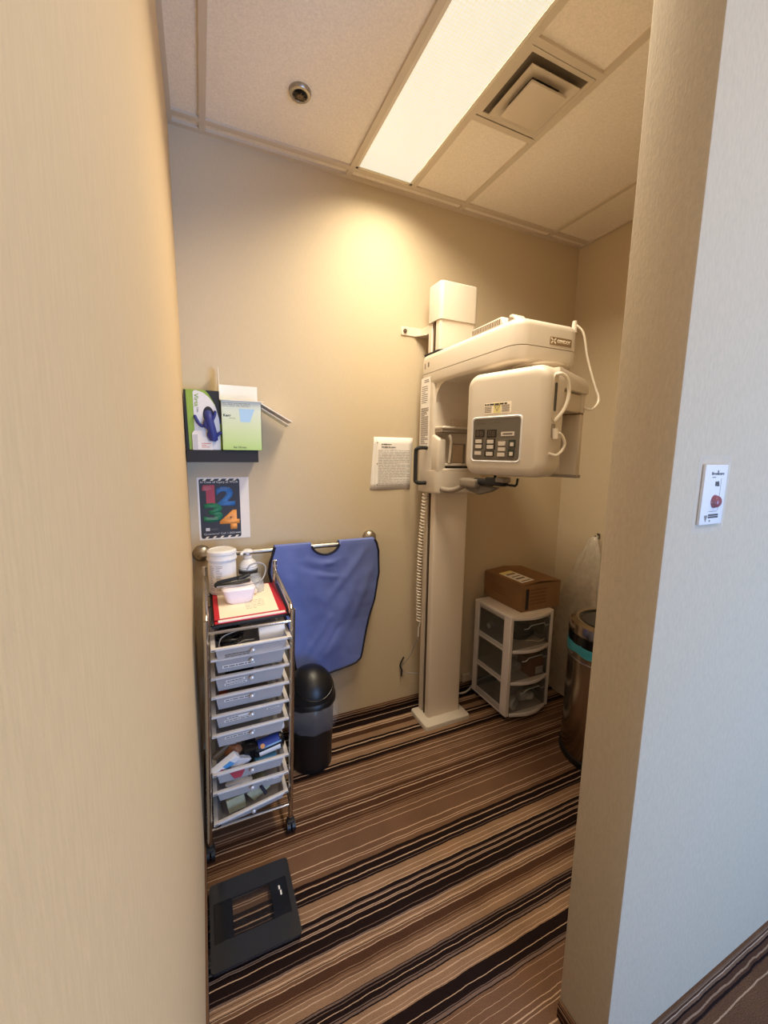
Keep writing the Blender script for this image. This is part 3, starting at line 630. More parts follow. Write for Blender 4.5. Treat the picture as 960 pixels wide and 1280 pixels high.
# ------------------------------------------------------------------ wall papers
t = thing('safety_poster', (.14, 0, 1.085), 'black injury at work poster with coloured numbers 1 2 3 4 under the shelf', 'poster')
px0, px1, pz0, pz1 = .034, .251, 1.084, 1.366
b = MB(); b.box(px0, px1, -.0016, -.0002, pz0, pz1); b.build('backing_sheet', 'paper', t, smooth=False)
def q2(u, v): return (px0+(px1-px0)*u, pz1+(pz0-pz1)*v)   # u right, v down
a0, a1 = q2(.035, .975), q2(.815, .02)
b = MB(); b.prism(rrect(a0[0], a1[0], a0[1], a1[1], .009, 4), 'y', -.0022, -.001); card = b.build('printed_card', 'poster', t, smooth=False)
PY = -.0023
o = q2(.085, .445); k = px1-px0; hh = pz1-pz0
b = MB(); b.prism([(o[0]+.075*k, o[1]), (o[0]+.24*k, o[1]), (o[0]+.24*k, o[1]+.325*hh), (o[0]+.02*k, o[1]+.325*hh), (o[0], o[1]+.24*hh), (o[0]+.075*k, o[1]+.24*hh)], 'y', PY-.0004, PY); b.build('large_number', 'n1', card, smooth=False)
for s, m, u, v, w, h in (('2', 'n2', .345, .455, .37, .31), ('3', 'n3', .095, .715, .37, .31), ('4', 'n4', .40, .845, .39, .32)):
    o = q2(u, v); letters(s, 'large_number', m, card, (o[0], PY, o[1]), (1, 0, 0), (0, 0, 1), w=w*(px1-px0), h=h*(pz1-pz0), bold=.045, depth=.0003+.0001*int(s))
o = q2(.065, .098); letters('In Case of Injury at Work', 'poster_heading', 'paper', card, (o[0], PY, o[1]), (1, 0, 0), (0, 0, 1), w=.725*(px1-px0), h=.0125, bold=.01)
o = q2(.085, .925); letters('Questions? Call 1-800', 'poster_footer', 'lightgrey', card, (o[0], PY, o[1]), (1, 0, 0), (0, 0, 1), w=.60*(px1-px0), h=.0105)
o = q2(.70, .922); dashes('poster_footer', 'lightgrey', card, (o[0], PY, o[1]), (1, 0, 0), (0, 0, 1), .022, .010, 1, .5, 1., seed=4)
o = q2(.125, .855); b = MB(); b.box(o[0], o[0]+.017, PY-.0003, PY, o[1], o[1]+.014); b.build('poster_mark', 'lightgrey', card, smooth=False)
o = q2(.23, .848); dashes('poster_print', 'ink', card, (o[0], PY, o[1]), (1, 0, 0), (0, 0, 1), .03, .009, 2, .4, seed=5)
o = q2(.10, .205); dashes('poster_print', 'lightgrey', card, (o[0]+.005, PY-.0004, o[1]), (1, 0, 0), (0, 0, 1), .034, .018, 4, .16, seed=6)
o = q2(.41, .195); dashes('poster_print', 'lightgrey', card, (o[0]+.005, PY-.0005, o[1]), (1, 0, 0), (0, 0, 1), .045, .012, 3, .16, seed=7)
o = q2(.13, .68); dashes('poster_print', 'lightgrey', card, (o[0]+.005, PY-.0006, o[1]), (1, 0, 0), (0, 0, 1), .05, .014, 3, .16, seed=8)
b = MB()
for v in (.035, .96):
    for k in range(5):
        o = q2(.10+.145*k, v); w = .011
        b = MB(); b.prism([(o[0], o[1]-.0045), (o[0]+w, o[1]-.0045), (o[0]+w+.008, o[1]+.0045), (o[0]+.008, o[1]+.0045)], 'y', PY-.0003, PY)
        b.build('hazard_stripe', 'creampaper', card, smooth=False)

t = thing('wall_notice', (1.0, 0, 1.29), 'ruled white paper notice taped to the wall left of the column', 'notice')
b = MB(); nx0, nx1, nz0, nz1 = .889, 1.104, 1.292, 1.566
for off, sk, dep, nm in ((-.012, -.010, -.0012, 'under_sheet'), (0, -.006, -.003, 'top_sheet')):
    b = MB(); tb = bmesh.new(); vs = []
    for i in range(9):
        row = []
        for j in range(9):
            u, v = i/8, j/8
            row.append(tb.verts.new((nx0+off+(nx1-nx0)*u+sk*2*(1-v), dep-.003*noise.noise(Vector((u*2, v*2, off*50)))-.003*(abs(u-.5)**2)*(1-v), nz0+(nz1-nz0)*v)))
        vs.append(row)
    for i in range(8):
        for j in range(8): tb.faces.new((vs[i][j], vs[i+1][j], vs[i+1][j+1], vs[i][j+1]))
    b._add(tb); sh = b.build(nm, 'paper', t)
    sh.modifiers.new('th', 'SOLIDIFY').thickness = .0005
dashes('notice_lines', 'ink', sh, (nx0+.012, -.0072, nz0+.02), (1, 0, 0), (0, 0, 1), .185, .19, 22, .22, 1., seed=21)
dashes('notice_heading', 'darkink', sh, (nx0+.03, -.0072, nz0+.215), (1, 0, 0), (0, 0, 1), .12, .03, 2, .3, .7, seed=22)
b = MB()
for z in (.026, .136, .245): b.cyl((nx0+.006, -.0068, nz0+z), (nx0+.006, -.0078, nz0+z), .003, n=10)
b.build('punch_holes', 'darkink', sh)

# ------------------------------------------------------------------ rail and apron
t = thing('towel_rail', (.44, 0, 1.03), 'satin metal grab rail with round flanges carrying the blue apron', 'towel rail')
RY_, RZ = -.062, 1.028
b = MB(); b.tube([(.032, -.012, RZ), (.032, -.045, RZ), (.044, RY_, RZ), (.07, RY_, RZ), (.82, RY_, RZ), (.842, RY_, RZ), (.854, -.045, RZ), (.854, -.012, RZ)], .0115, 14); b.build('rail_bar', 'nickel', t)
for x, zf in ((.0395, RZ-.003), (.854, RZ+.011)):
    b = MB(); b.lathe([(0, 0), (.0385, 0), (.0385, .005), (.036, .014), (.028, .023), (.016, .029), (0, .031)], (x, -.0005, zf), 32, X=Matrix.Rotation(PI/2, 4, 'X')); b.build('rail_flange', 'nickel', t)

def interp(tab, x):
    for (a, fa), (c, fc) in zip(tab, tab[1:]):
        if x <= c: return fa+(fc-fa)*(x-a)/(c-a) if c > a else fa
    return tab[-1][1]
XL = [(0, .349), (.06, .338), (.11, .327), (.18, .320), (.28, .334), (.40, .365), (.55, .395), (.8, .425), (.95, .437), (1, .448)]
XR = [(0, .852), (.03, .864), (.10, .876), (.28, .884), (.5, .863), (.66, .832), (.8, .812), (.92, .796), (.97, .786), (1, .76)]
def ztop(u):
    d = abs((u-.485)/.145)
    return RZ+.0165-(.058*(1-d*d)**.6 if d < 1 else 0)
def zbot(u): return .398-.048*math.sin(PI*min(1, u*.75+.12))*1.0-.0*u
NU, NV = 64, 72
def apron_pt(i, j):
    u = i/NU; v = j/NV
    x = interp(XL, v)+(interp(XR, v)-interp(XL, v))*u
    zt = ztop(u); z = zt+(zbot(u)-zt)*v
    y = -.0815+.026*min(1, v*1.6)
    # hanging folds, diagonal pulls
    y -= .010*math.exp(-((x-.70-.28*(z-.75))/.045)**2)*min(1, v*3)
    y -= .007*math.exp(-((x-.58-.55*(z-.50))/.05)**2)*min(1, v*2)
    y -= .010*math.exp(-((x-.60)/.035-(z-.47)/.06)**2*.5-((z-.50)/.07)**2)
    y += .008*math.exp(-((x-.56)/.08)**2-((z-.96)/.05)**2) - .006*math.exp(-((z-.935-.25*abs(x-.58))/.012)**2-((x-.58)/.1)**2)
    y -= .006*math.sin(x*17+z*3)*v
    for (xa, za, xb, zb, wd, am) in ((.80, 1.0, .60, .74, .020, .009), (.84, .90, .70, .55, .022, .008), (.62, .66, .50, .47, .014, .007), (.66, .60, .56, .44, .010, -.006), (.50, .97, .66, .93, .012, .006), (.48, .93, .64, .885, .010, -.005), (.56, .88, .70, .86, .010, .005), (.40, 1.0, .42, .62, .030, .006)):
        dx, dz = xb-xa, zb-za; L2 = dx*dx+dz*dz; tt = max(0, min(1, ((x-xa)*dx+(z-za)*dz)/L2)); dd = math.hypot(x-xa-dx*tt, z-za-dz*tt)
        y -= am*math.exp(-(dd/wd)**2)*math.sin(PI*min(1, max(0, .12+.76*tt)))
    y += .006*noise.noise(Vector((x*7, z*6, 1)))*min(1, v*3)+.002*noise.noise(Vector((x*22, z*20, 4)))
    return Vector((x, min(y, -.034), z))
ab = MB(); tb = bmesh.new(); gv = [[tb.verts.new(apron_pt(i, j)) for j in range(NV+1)] for i in range(NU+1)]
for i in range(NU):
    for j in range(NV): tb.faces.new((gv[i][j], gv[i+1][j], gv[i+1][j+1], gv[i][j+1]))
# over the rail and down behind it, except at the neck opening
for i in range(NU):
    if abs((i+.5)/NU-.485) < .147: continue
    prev = [gv[i][0], gv[i+1][0]]
    for k in range(1, 9):
        a = PI*k/6 if k <= 6 else PI
        new = []
        for ii in (i, i+1):
            p0 = gv[ii][0].co
            if k <= 6: q = Vector((p0.x, RY_-.0185*math.cos(a)+.0, RZ+.004+.0165*math.sin(a)))
            else: q = Vector((p0.x, RY_+.0185+.004*(k-6), RZ-.10*(k-6)))
            new.append(tb.verts.new(q))
        tb.faces.new((prev[1], prev[0], new[0], new[1])); prev = new
bmesh.ops.remove_doubles(tb, verts=tb.verts, dist=.0006)
bmesh.ops.recalc_face_normals(tb, faces=tb.faces)
ab._add(tb)
t = thing('lead_apron', (.6, -.06, .36), 'blue lead apron with navy binding draped over the metal rail', 'apron')
o = ab.build('apron_panel', 'blue', t, ang=80)
sm = o.modifiers.new('th', 'SOLIDIFY'); sm.thickness = .006; sm.offset = 0
edge = [gv_co for gv_co in []]
def E(i, j): return apron_pt(i, j)
b = MB(); off = Vector((0, -.001, 0))
b.tube([E(0, j)+off for j in range(0, NV+1)]+[E(i, NV)+off for i in range(1, NU+1)]+[E(NU, j)+off for j in range(NV-1, -1, -1)], .0066, 6)
nk = [i for i in range(NU+1) if abs(i/NU-.485) < .155]
b.tube([E(i, 0)+off for i in nk], .0062, 6)
b.build('edge_binding', 'navy', t)

# ------------------------------------------------------------------ chrome drawer cart
def lean(c): return Vector((c.x+.030*(c.z-.40), c.y, c.z))
t = thing('drawer_cart', (.175, -.34, 0), 'chrome rolling cart with frosted drawers in the left corner', 'drawer cart')
CL, CR, CF, CB = .030, .322, -.530, -.13
for x in (CL, CR):
    b = MB(); b.tube([(x, CF, .055), (x, CF, .845), (x, CF+.008, .875), (x, CF+.032, .902), (x, CF+.07, .916), (x, -.26, .938), (x, CB-.02, .952), (x, CB-.004, .945), (x, CB, .925), (x, CB, .055)], .0095, 12, smooth=3)
    b.shear(lean).build('side_frame', 'chrome', t)
b = MB()
for z, y in ((.867, CF), (.112, CF), (.867, CB), (.112, CB)): b = MB(); b.cyl((CL, y, z), (CR, y, z), .006, n=10); b.shear(lean).build('cross_bar', 'chrome', t)
for x in (CL, CR):
    for z in (.112, .866): b = MB(); b.cyl((x, CF, z), (x, CB, z), .005, n=10); b.shear(lean).build('side_bar', 'chrome', t)
for x in (CL, CR):
    for y in (CF, CB):
        b = MB(); b.cyl((x, y, .075), (x, y, .045), .009, n=12); b.box(x-.015, x+.015, y-.02, y+.012, .036, .05, .005, 2)
        cst = b.shear(lean).build('caster', 'rubber', t)
        b = MB(); b.cyl((x-.016, y-.006, .0225), (x-.003, y-.006, .0225), .0225, n=20); b.cyl((x+.003, y-.006, .0225), (x+.016, y-.006, .0225), .0225, n=20); b.shear(lean).build('caster_wheel', 'bin', cst)
def drawer(zr, h, y0, y1, tilt=0., lab=None, print2=False, seed=0):
    """tub with a flat lip; zr rim height"""
    X = Matrix.Translation((.176, 0, zr)) @ Matrix.Rotation(tilt, 4, 'Y')
    hw = .134; hb = .110; d = .0022
    tb = bmesh.new()
    def ringv(hx, ya, yb, z): return [tb.verts.new(q) for q in ((-hx, ya, z), (hx, ya, z), (hx, yb, z), (-hx, yb, z))]
    o0, o1 = ringv(hw-.014, y0+.012, y1-.006, -.002), ringv(hb, y0+.034, y1-.02, -h)
    for k in range(4): tb.faces.new((o0[k], o0[(k+1) % 4], o1[(k+1) % 4], o1[k]))
    tb.faces.new(o1)
    bmesh.ops.recalc_face_normals(tb, faces=tb.faces)
    mb = MB(); mb._add(tb, X); mb.shear(lean)
    dr = mb.build('drawer', 'tray', t, smooth=False); s = dr.modifiers.new('th', 'SOLIDIFY'); s.thickness = d
    l = MB(); w = .014
    l.box(-hw, hw, y0, y0+w, -.005, .004, .002, 1, X=X); l.box(-hw, hw, y1-w, y1, -.004, .003, X=X); l.box(-hw, -hw+w, y0, y1, -.004, .003, X=X); l.box(hw-w, hw, y0, y1, -.004, .003, X=X)
    l.shear(lean).build('drawer_lip', 'traylip', dr)
    k = MB(); yk = y0+.012+.022*(.027/h); k.cyl(X @ Vector((.002, yk, -.027)), X @ Vector((.002, yk-.008, -.027)), .004, n=10); k.sph(X @ Vector((.002, yk-.011, -.027)), .0088, (1, .7, 1), 12)
    k.shear(lean).build('knob', 'knob', dr)
    if lab:
        sl = math.atan2(.022, h)
        for (lx, lz, lw, lh) in lab:
            yl = y0+.012+.022*(-lz/h)-.0012
            fm = X @ frame_mat((lx, yl, lz), (1, 0, 0), (0, -math.sin(sl), math.cos(sl)))
            q = MB(); q.box(0, lw, 0, lh, 0, .0006, X=fm); q.shear(lean); lo = q.build('drawer_label', 'paper', dr, smooth=False)
            o_ = lean(fm @ Vector((.004, lh*.2, .0008)))
            dashes('label_print', 'ink', lo, o_, (1, 0, 0), (0, -math.sin(sl), math.cos(sl)), lw-.008, lh*.6, 1, .7, .98, seed=seed+int(lx*1000))
    return dr
DR = [(.825, .062, -.578, -.16, 0, None), (.774, .066, -.548, -.15, 0, [(-.096, -.047, .108, .013)]), (.703, .066, -.542, -.15, 0, [(-.085, -.032, .064, .011), (-.09, -.046, .076, .010)]),
      (.632, .066, -.542, -.15, 0, [(-.092, -.034, .104, .012)]), (.560, .066, -.542, -.15, 0, [(-.082, -.030, .078, .010), (-.092, -.043, .09, .010), (.055, -.028, .046, .008)]),
      (.486, .066, -.542, -.15, 0, [(-.092, -.032, .105, .012)]), (.337, .062, -.545, -.15, 0, None), (.264, .06, -.545, -.15, 0, [(.056, -.024, .044, .007)]), (.166, .048, -.55, -.17, -.17, None)]
for i, (zr, h, y0, y1, tl, lab) in enumerate(DR):
    d = drawer(zr, h, y0, y1, tl, lab, seed=i*7)
    if i == 0: 
        sl = math.atan2(.022, .062); p = lean(Vector((.088, -.5505, zr-.046)))
        dashes('drawer_print', 'ink', d, p+Vector((0, -.0012, 0)), (1, 0, 0), (0, -math.sin(sl), math.cos(sl)), .09, .018, 2, .5, seed=31)
    if i == 6:
        p = lean(Vector((.10, -.5345, zr-.045))); b = MB(); b.prism([(p.x, p.z+.028), (p.x+.055, p.z+.03), (p.x+.04, p.z), (p.x+.015, p.z)], 'y', p.y+.006, p.y+.008); b.build('drawer_sticker', 'n1', d, smooth=False)

def onc(x, z): return x+.030*(z-.40)
# what the drawers hold
t = thing('cable_bundle', (.12, -.45, .79), 'tangle of black cables in the top cart drawer', 'cables')
b = MB(); rd = random.Random(4)
for k in range(9):
    c = Vector((.125+rd.uniform(-.02, .02), -.43+rd.uniform(-.05, .05), .792+rd.uniform(0, .022))); a0 = rd.uniform(0, 6); R_ = rd.uniform(.022, .046)
    b.tube([c+Vector((R_*math.cos(a0+j*.7)*1.1, R_*math.sin(a0+j*.7), .008*math.sin(j+k))) for j in range(11)], .0045, 6, smooth=3)
b.build('cable_coils', 'blackcable', t)
b = MB(); b.tube([(.08, -.53, .80), (.09, -.51, .834), (.13, -.50, .846), (.17, -.48, .842)], .0018, 6, smooth=5); b.tube([(.14, -.52, .806), (.165, -.53, .822), (.19, -.52, .816), (.20, -.50, .808)], .0018, 6, smooth=5); b.build('thin_lead', 'greycable', t)
b = MB(); b.cyl((.222, -.47, .815), (.315, -.475, .82), .032, n=24); b.cyl((.221, -.47, .815), (.2225, -.47, .815), .014, n=16)
tag(b.build('paper_roll', 'fabricwhite', origin=(.26, -.47, .785)), 'white paper roll lying in the top cart drawer', 'paper roll')
b = MB(); b.box(.10, .20, -.50, -.42, .652, .672, .003, 1); tag(b.build('black_case', 'dark', origin=(.15, -.46, .65)), 'flat black case seen through the third cart drawer from the top', 'case')
b = MB(); b.box(.075, .105, -.495, -.42, .582, .600, .002, 1); tag(b.build('orange_packet', 'orange', origin=(.09, -.46, .58)), 'orange packet at the left of the fourth cart drawer', 'packet')
b = MB(); b.box(.11, .25, -.49, -.40, .582, .602, .003, 1); tag(b.build('grey_pouch', 'greyhead', origin=(.18, -.45, .58)), 'flat grey pouch in the fourth cart drawer beside the orange packet', 'pouch')
# seventh drawer: bottle, cartons, wraps
t = thing('dark_bottle', (.24, -.45, .31), 'dark bottle with blue and white label lying in the seventh cart drawer', 'bottle')
p0, p1 = Vector((.185, -.475, .345)), Vector((.298, -.47, .362)); ax_ = (p1-p0).normalized()
b = MB(); b.tube([p0-ax_*.012, p0, p0+ax_*.01, p1-ax_*.01, p1, p1+ax_*.006], .03, 20, rr=[.012, .022, .030, .030, .026, .012]); b.build('bottle_body', 'gloss', t)
b = MB(); b.tube([p0+ax_*.02+Vector((0, -.0035, .008)), p1-ax_*.014+Vector((0, -.0035, .008))], .0238, 20); b.build('bottle_label', 'royal', t)
b = MB(); b.tube([p0+ax_*.02+Vector((0, -.0085, -.006)), p1-ax_*.014+Vector((0, -.0085, -.006))], .0225, 20); b.build('bottle_white_band', 'paper', t)
b = MB(); q = p0+ax_*.034; b.cyl(q+Vector((0, -.0245, .0185)), q+Vector((0, -.026, .0195)), .0085, n=16); b.build('bottle_emblem', 'n4', t)
t = thing('carton', (.14, -.45, .30), 'dark brown carton standing behind the bottle in the seventh cart drawer', 'carton')
b = MB(); b.box(.140, .180, -.50, -.42, .300, .395, .002, 1, X=Matrix.Translation((.16, -.46, .30)) @ Matrix.Rotation(.18, 4, 'Y') @ Matrix.Translation((-.16, .46, -.30))); b.build('carton_body', 'gloss', t)
def lump(name, c, r, sc_, m, label, cat, seed=0, nz=.35):
    mb = MB(); tb = bmesh.new(); bmesh.ops.create_icosphere(tb, subdivisions=3, radius=r)
    for v_ in tb.verts:
        f = 1+nz*noise.noise(v_.co*(2.2/r)*.6+Vector((seed, 0, 0))); v_.co = Vector((v_.co.x*sc_[0]*f, v_.co.y*sc_[1]*f, v_.co.z*sc_[2]*f))
    mb._add(tb, Matrix.Translation(c)); return tag(mb.build(name, m, origin=c, ang=25), label, cat)
lump('brown_pouch', Vector((.115, -.47, .365)), .028, (1, .8, 1), 'brown', 'crumpled brown pouch between the packets and the dark bottle', 'pouch', 2)
lump('clear_wrap', Vector((.225, -.42, .39)), .034, (1.6, .6, .7), 'fluff', 'crumpled clear wrap above the dark bottle', 'plastic wrap', 5, .6)
lump('silver_wrap', Vector((.288, -.42, .385)), .026, (.9, .8, .9), 'fluff', 'crumpled silvery wrap at the right end of the dark bottle', 'plastic wrap', 9, .6)
t = thing('toothpaste_box', (.07, -.49, .31), 'white packet with red and blue print poking out of the seventh cart drawer', 'packet')
X = Matrix.Translation((.062, -.515, .338)) @ Matrix.Rotation(-.55, 4, 'Y') @ Matrix.Rotation(.5, 4, 'X')
b = MB(); b.box(-.02, .075, -.012, .012, -.018, .018, .0015, 1, X=X); b.build('packet_body', 'paper', t)
b = MB(); b.box(.02, .05, -.0126, -.012, -.018, .018, X=X); b.build('blue_panel', 'skyblue', t, smooth=False)
b = MB(); b.box(-.012, -.002, -.0127, -.012, -.012, .008, X=X); b.box(.002, .012, -.0127, -.012, -.012, .008, X=X); b.build('red_print', 'n1', t, smooth=False)
b = MB(); b.box(-.045, .045, -.01, .01, -.011, .011, .003, 2, X=Matrix.Translation((.085, -.46, .372)) @ Matrix.Rotation(-.6, 4, 'Y')); tag(b.build('grey_tube', 'greyhead', origin=(.085, -.46, .35)), 'grey tube leaning behind the white packet in the seventh cart drawer', 'tube')
lump('white_wrap', Vector((.135, -.505, .335)), .030, (1.3, .6, .8), 'fluff', 'crumpled clear packet left of the dark bottle', 'plastic wrap', 14, .5)
b = MB(); b.box(.19, .27, -.50, -.42, .282, .318, .003, 1); tag(b.build('blue_box', 'skyblue', origin=(.23, -.46, .28)), 'blue box showing through the seventh cart drawer', 'box')
lump('tissue_wad', Vector((.13, -.48, .245)), .03, (1.6, .9, .5), 'fabricwhite', 'white tissue wad in the eighth cart drawer', 'tissue', 17, .4)
b = MB(); b.box(.085, .15, -.50, -.44, .128, .185, .002, 1, X=Matrix.Translation((.1, -.47, .15)) @ Matrix.Rotation(-.15, 4, 'Y') @ Matrix.Translation((-.1, .47, -.15)))
tag(b.build('sage_packet', 'sage', origin=(.11, -.47, .12)), 'square sage packet at the left of the bottom cart drawer', 'packet')
b = MB(); b.box(.16, .235, -.50, -.44, .165, .215, .002, 1, X=Matrix.Translation((.2, -.47, .19)) @ Matrix.Rotation(-.6, 4, 'Y') @ Matrix.Translation((-.2, .47, -.19)))
tag(b.build('olive_packet', 'sage', origin=(.19, -.47, .17)), 'tilted olive packet in the middle of the bottom cart drawer', 'packet')
b = MB(); b.cyl((.205, -.52, .222), (.222, -.53, .192), .006, n=10); tag(b.build('dark_pen', 'navy', origin=(.213, -.525, .2)), 'short dark pen above the bottom cart drawer', 'pen')

# on top of the cart
FZ = .8735
def foldcorners(z): return None
t = thing('black_folder', (.19, -.30, FZ), 'black folder lying under the red folder on the cart top', 'folder')
b = MB(); b.prism([(.062, -.512), (.338, -.495), (.352, -.12), (.062, -.11)], 'z', FZ, FZ+.010, .002, 1); b.build('folder_cover', 'dark', t)
b = MB(); b.prism([(.058, -.516), (.071, -.516), (.071, -.47), (.058, -.47)], 'z', FZ+.009, FZ+.016, .002, 1); b.build('binder_clip', 'gloss', t)
t = thing('red_folder', (.19, -.30, FZ+.01), 'red folder with cream sheets on the black folder', 'folder')
b = MB(); b.prism([(.072, -.505), (.322, -.495), (.332, -.135), (.072, -.12)], 'z', FZ+.0105, FZ+.0145, .001, 1); b.build('folder_back', 'red', t)
b = MB(); b.prism([(.084, -.502), (.318, -.492), (.322, -.14), (.084, -.125)], 'z', FZ+.0145, FZ+.018); b.build('paper_stack', 'paper', t, smooth=False)
b = MB(); b.prism([(.072, -.487), (.324, -.478), (.332, -.135), (.072, -.12)], 'z', FZ+.018, FZ+.021, .001, 1); b.build('folder_front', 'red', t)
b = MB(); b.prism([(.090, -.482), (.296, -.474), (.306, -.145), (.090, -.13)], 'z', FZ+.021, FZ+.0222); sh = b.build('cover_sheet', 'creampaper', t, smooth=False)
dashes('sheet_print', 'ink', sh, (.185, -.43, FZ+.0223), (1, .05, 0), (0, 1, 0), .09, .10, 6, .12, .8, seed=41)
TZ2 = FZ+.0223
t = thing('wipes_canister', (.116, -.185, FZ), 'white lidded wipes canister at the back left of the cart top', 'canister')
c = (.116, -.182, TZ2)
b = MB(); b.lathe([(0, 0), (.052, 0), (.055, .004), (.055, .140), (.052, .145)], c, 36); b.build('canister_body', 'white', t)
b = MB(); b.lathe([(.052, .143), (.060, .144), (.060, .150), (.057, .154), (.057, .166), (.059, .168), (.058, .178), (.050, .184), (.048, .181), (0, .181)], c, 36); b.build('canister_lid', 'white', t)
lb = MB()
tb = bmesh.new(); v0 = []; v1 = []
for k in range(19):
    a = math.radians(-175+130*k/18); v0.append(tb.verts.new((c[0]+.0554*math.cos(a), c[1]+.0554*math.sin(a), c[2]+.012))); v1.append(tb.verts.new((c[0]+.0554*math.cos(a), c[1]+.0554*math.sin(a), c[2]+.132)))
for k in range(18): tb.faces.new((v0[k], v0[k+1], v1[k+1], v1[k]))
lb._add(tb); cl = lb.build('canister_label', 'paper', t)
for a0, seed in ((-150, 1), (-118, 2)):
    b = MB(); rd = random.Random(seed)
    for k in range(16):
        z = c[2]+.122-k*.0066; a = math.radians(a0); L = rd.uniform(14, 26)
        pts = [(c[0]+.0558*math.cos(math.radians(a0+L*s/4)), c[1]+.0558*math.sin(math.radians(a0+L*s/4)), z) for s in range(5)]
        b.tube(pts, .0008, 4)
    b.build('label_print', 'ink', cl)
t = thing('sanitizer_bottle', (.222, -.15, FZ), 'clear pump bottle of hand sanitizer beside the white canister', 'bottle')
c = (.222, -.15, TZ2)
b = MB(); b.lathe([(0, 0), (.036, 0), (.039, .005), (.040, .07), (.038, .092), (.030, .112), (.017, .124), (.015, .128)], c, 28); b.build('bottle_body', 'bottleclear', t)
b = MB(); b.lathe([(.0402, .062), (.0400, .074), (.0385, .082)], c, 28); b.build('bottle_label', 'darkink', t)
b = MB(); b.lathe([(.0390, .084), (.0375, .094), (.0305, .112), (.0178, .124)], c, 28); b.build('bottle_shoulder', 'white', t)
b = MB(); b.lathe([(.017, .122), (.018, .136), (.012, .140), (.008, .142), (.008, .15), (.022, .152), (.023, .158), (.015, .165), (0, .166)], c, 24); b.tube([(c[0], c[1], c[2]+.157), (c[0]-.02, c[1]-.02, c[2]+.158), (c[0]-.03, c[1]-.03, c[2]+.15)], .006, 8, smooth=3); b.build('pump_head', 'white', t)
# white device with leads
t = thing('white_device', (.17, -.30, TZ2), 'small rounded white power adapter on the red folder', 'adapter')
X = Matrix.Translation((.168, -.315, TZ2+.031)) @ Matrix.Rotation(.05, 4, 'Z') @ Matrix.Diagonal((1.1, 1.1, 1, 1))
tb = bmesh.new(); lo = rrect(-.046, .046, -.036, .036, .02, 5); hi = rrect(-.058, .055, -.046, .05, .022, 5)
r0 = [tb.verts.new((q[0], q[1]-.004, -.030)) for q in rrect(-.036, .036, -.034, .03, .018, 5)]; r1 = [tb.verts.new((q[0], q[1]-.002, -.024)) for q in lo]; r2 = [tb.verts.new((q[0], q[1], .024)) for q in hi]; r3 = [tb.verts.new((q[0], q[1], .031)) for q in rrect(-.052, .049, -.04, .044, .018, 5)]
for A, B_ in ((r0, r1), (r1, r2), (r2, r3)):
    for k in range(len(A)): tb.faces.new((A[k], A[(k+1) % len(A)], B_[(k+1) % len(B_)], B_[k]))
tb.faces.new(r0[::-1]); tb.faces.new(r3); bmesh.ops.recalc_face_normals(tb, faces=tb.faces)
b = MB(); b._add(tb, X); b.build('adapter_shell', 'pinkwhite', t, ang=50)
Zt = TZ2+.066
t = thing('black_lead', (.17, -.30, Zt), 'folded black lead lying across the white adapter', 'cord')
b = MB()
for k in range(4):
    dy = .005*k; dz = .004*(k % 2)
    b.tube([(.215, -.29+dy, Zt+dz), (.18, -.305+dy, Zt+dz+.004), (.13, -.318+dy, Zt+dz+.002), (.092, -.315+dy, Zt-.003+dz), (.082, -.300+dy*.6, Zt-.002+dz), (.10, -.285+dy, Zt+.002+dz), (.15, -.280+dy, Zt+.008+dz), (.205, -.27+dy, Zt+.014+dz)], .0030, 6, smooth=5)
b.build('lead_loops', 'blackcable', t)
b = MB(); b.cyl((.17, -.285, Zt+.010), (.215, -.27, Zt+.020), .007, n=10); b.build('lead_plug', 'blackcable', t)
t = thing('grey_lead', (.25, -.25, TZ2), 'looping grey lead standing up behind the white adapter', 'cord')
b = MB(); b.tube([(.088, -.332, Zt+.002), (.12, -.338, Zt+.004), (.18, -.335, Zt+.0), (.225, -.315, Zt-.006), (.262, -.27, Zt-.008), (.283, -.24, Zt+.018), (.28, -.23, Zt+.044), (.255, -.23, Zt+.056), (.222, -.235, Zt+.050), (.208, -.24, Zt+.03)], .0034, 8, smooth=7); b.build('lead_loop', 'greycable', t)
t = thing('mouthpiece', (.235, -.26, TZ2), 'clear ribbed mouthpiece with cream tip beside the white adapter', 'mouthpiece')
b = MB(); b.lathe([(.034, 0), (.036, .02), (.030, .045), (.02, .06), (.022, .07)], (.243, -.225, TZ2), 24); b.build('clear_cup', 'bottleclear', t)
b = MB(); b.tube([(.205, -.265, TZ2+.014), (.225, -.272, TZ2+.014), (.24, -.268, TZ2+.014)], .010, 12); b.build('cream_tip', 'creampaper', t)

# ------------------------------------------------------------------ black swing bin
t = thing('swing_bin', (.478, -.208, 0), 'round black bin with domed swing lid below the apron', 'trash bin')
c = (.478, -.208, 0)
b = MB(); b.lathe([(0, 0), (.090, 0), (.095, .006), (.097, .10), (.106, .30), (.108, .335), (.103, .335), (.092, .012), (0, .012)], c, 40); b.build('bin_body', 'bin', t)
b = MB(); b.lathe([(.113, .325), (.1165, .327), (.1165, .352), (.113, .357), (.111, .357)], c, 40); b.build('lid_rim', 'bin', t)
b = MB(); b.lathe([(.112, .356)]+[(.112*math.cos(a), .362+.128*math.sin(a)) for a in [j*PI/2/12 for j in range(13)]], c, 40); dm = b.build('lid_dome', 'bin', t)
fl = []
for az, el in [(q.x, q.y) for q in spline([Vector((-205, 40, 0)), Vector((-178, 46, 0)), Vector((-158, 42, 0)), Vector((-135, 24, 0)), Vector((-112, 11, 0)), Vector((-85, 7, 0)), Vector((-60, 10, 0)), Vector((-30, 20, 0))], 8)]:
    a, e = math.radians(az), math.radians(el)
    fl.append((c[0]+.1125*math.cos(e)*math.cos(a), c[1]+.1125*math.cos(e)*math.sin(a), .362+.1285*math.sin(e)))
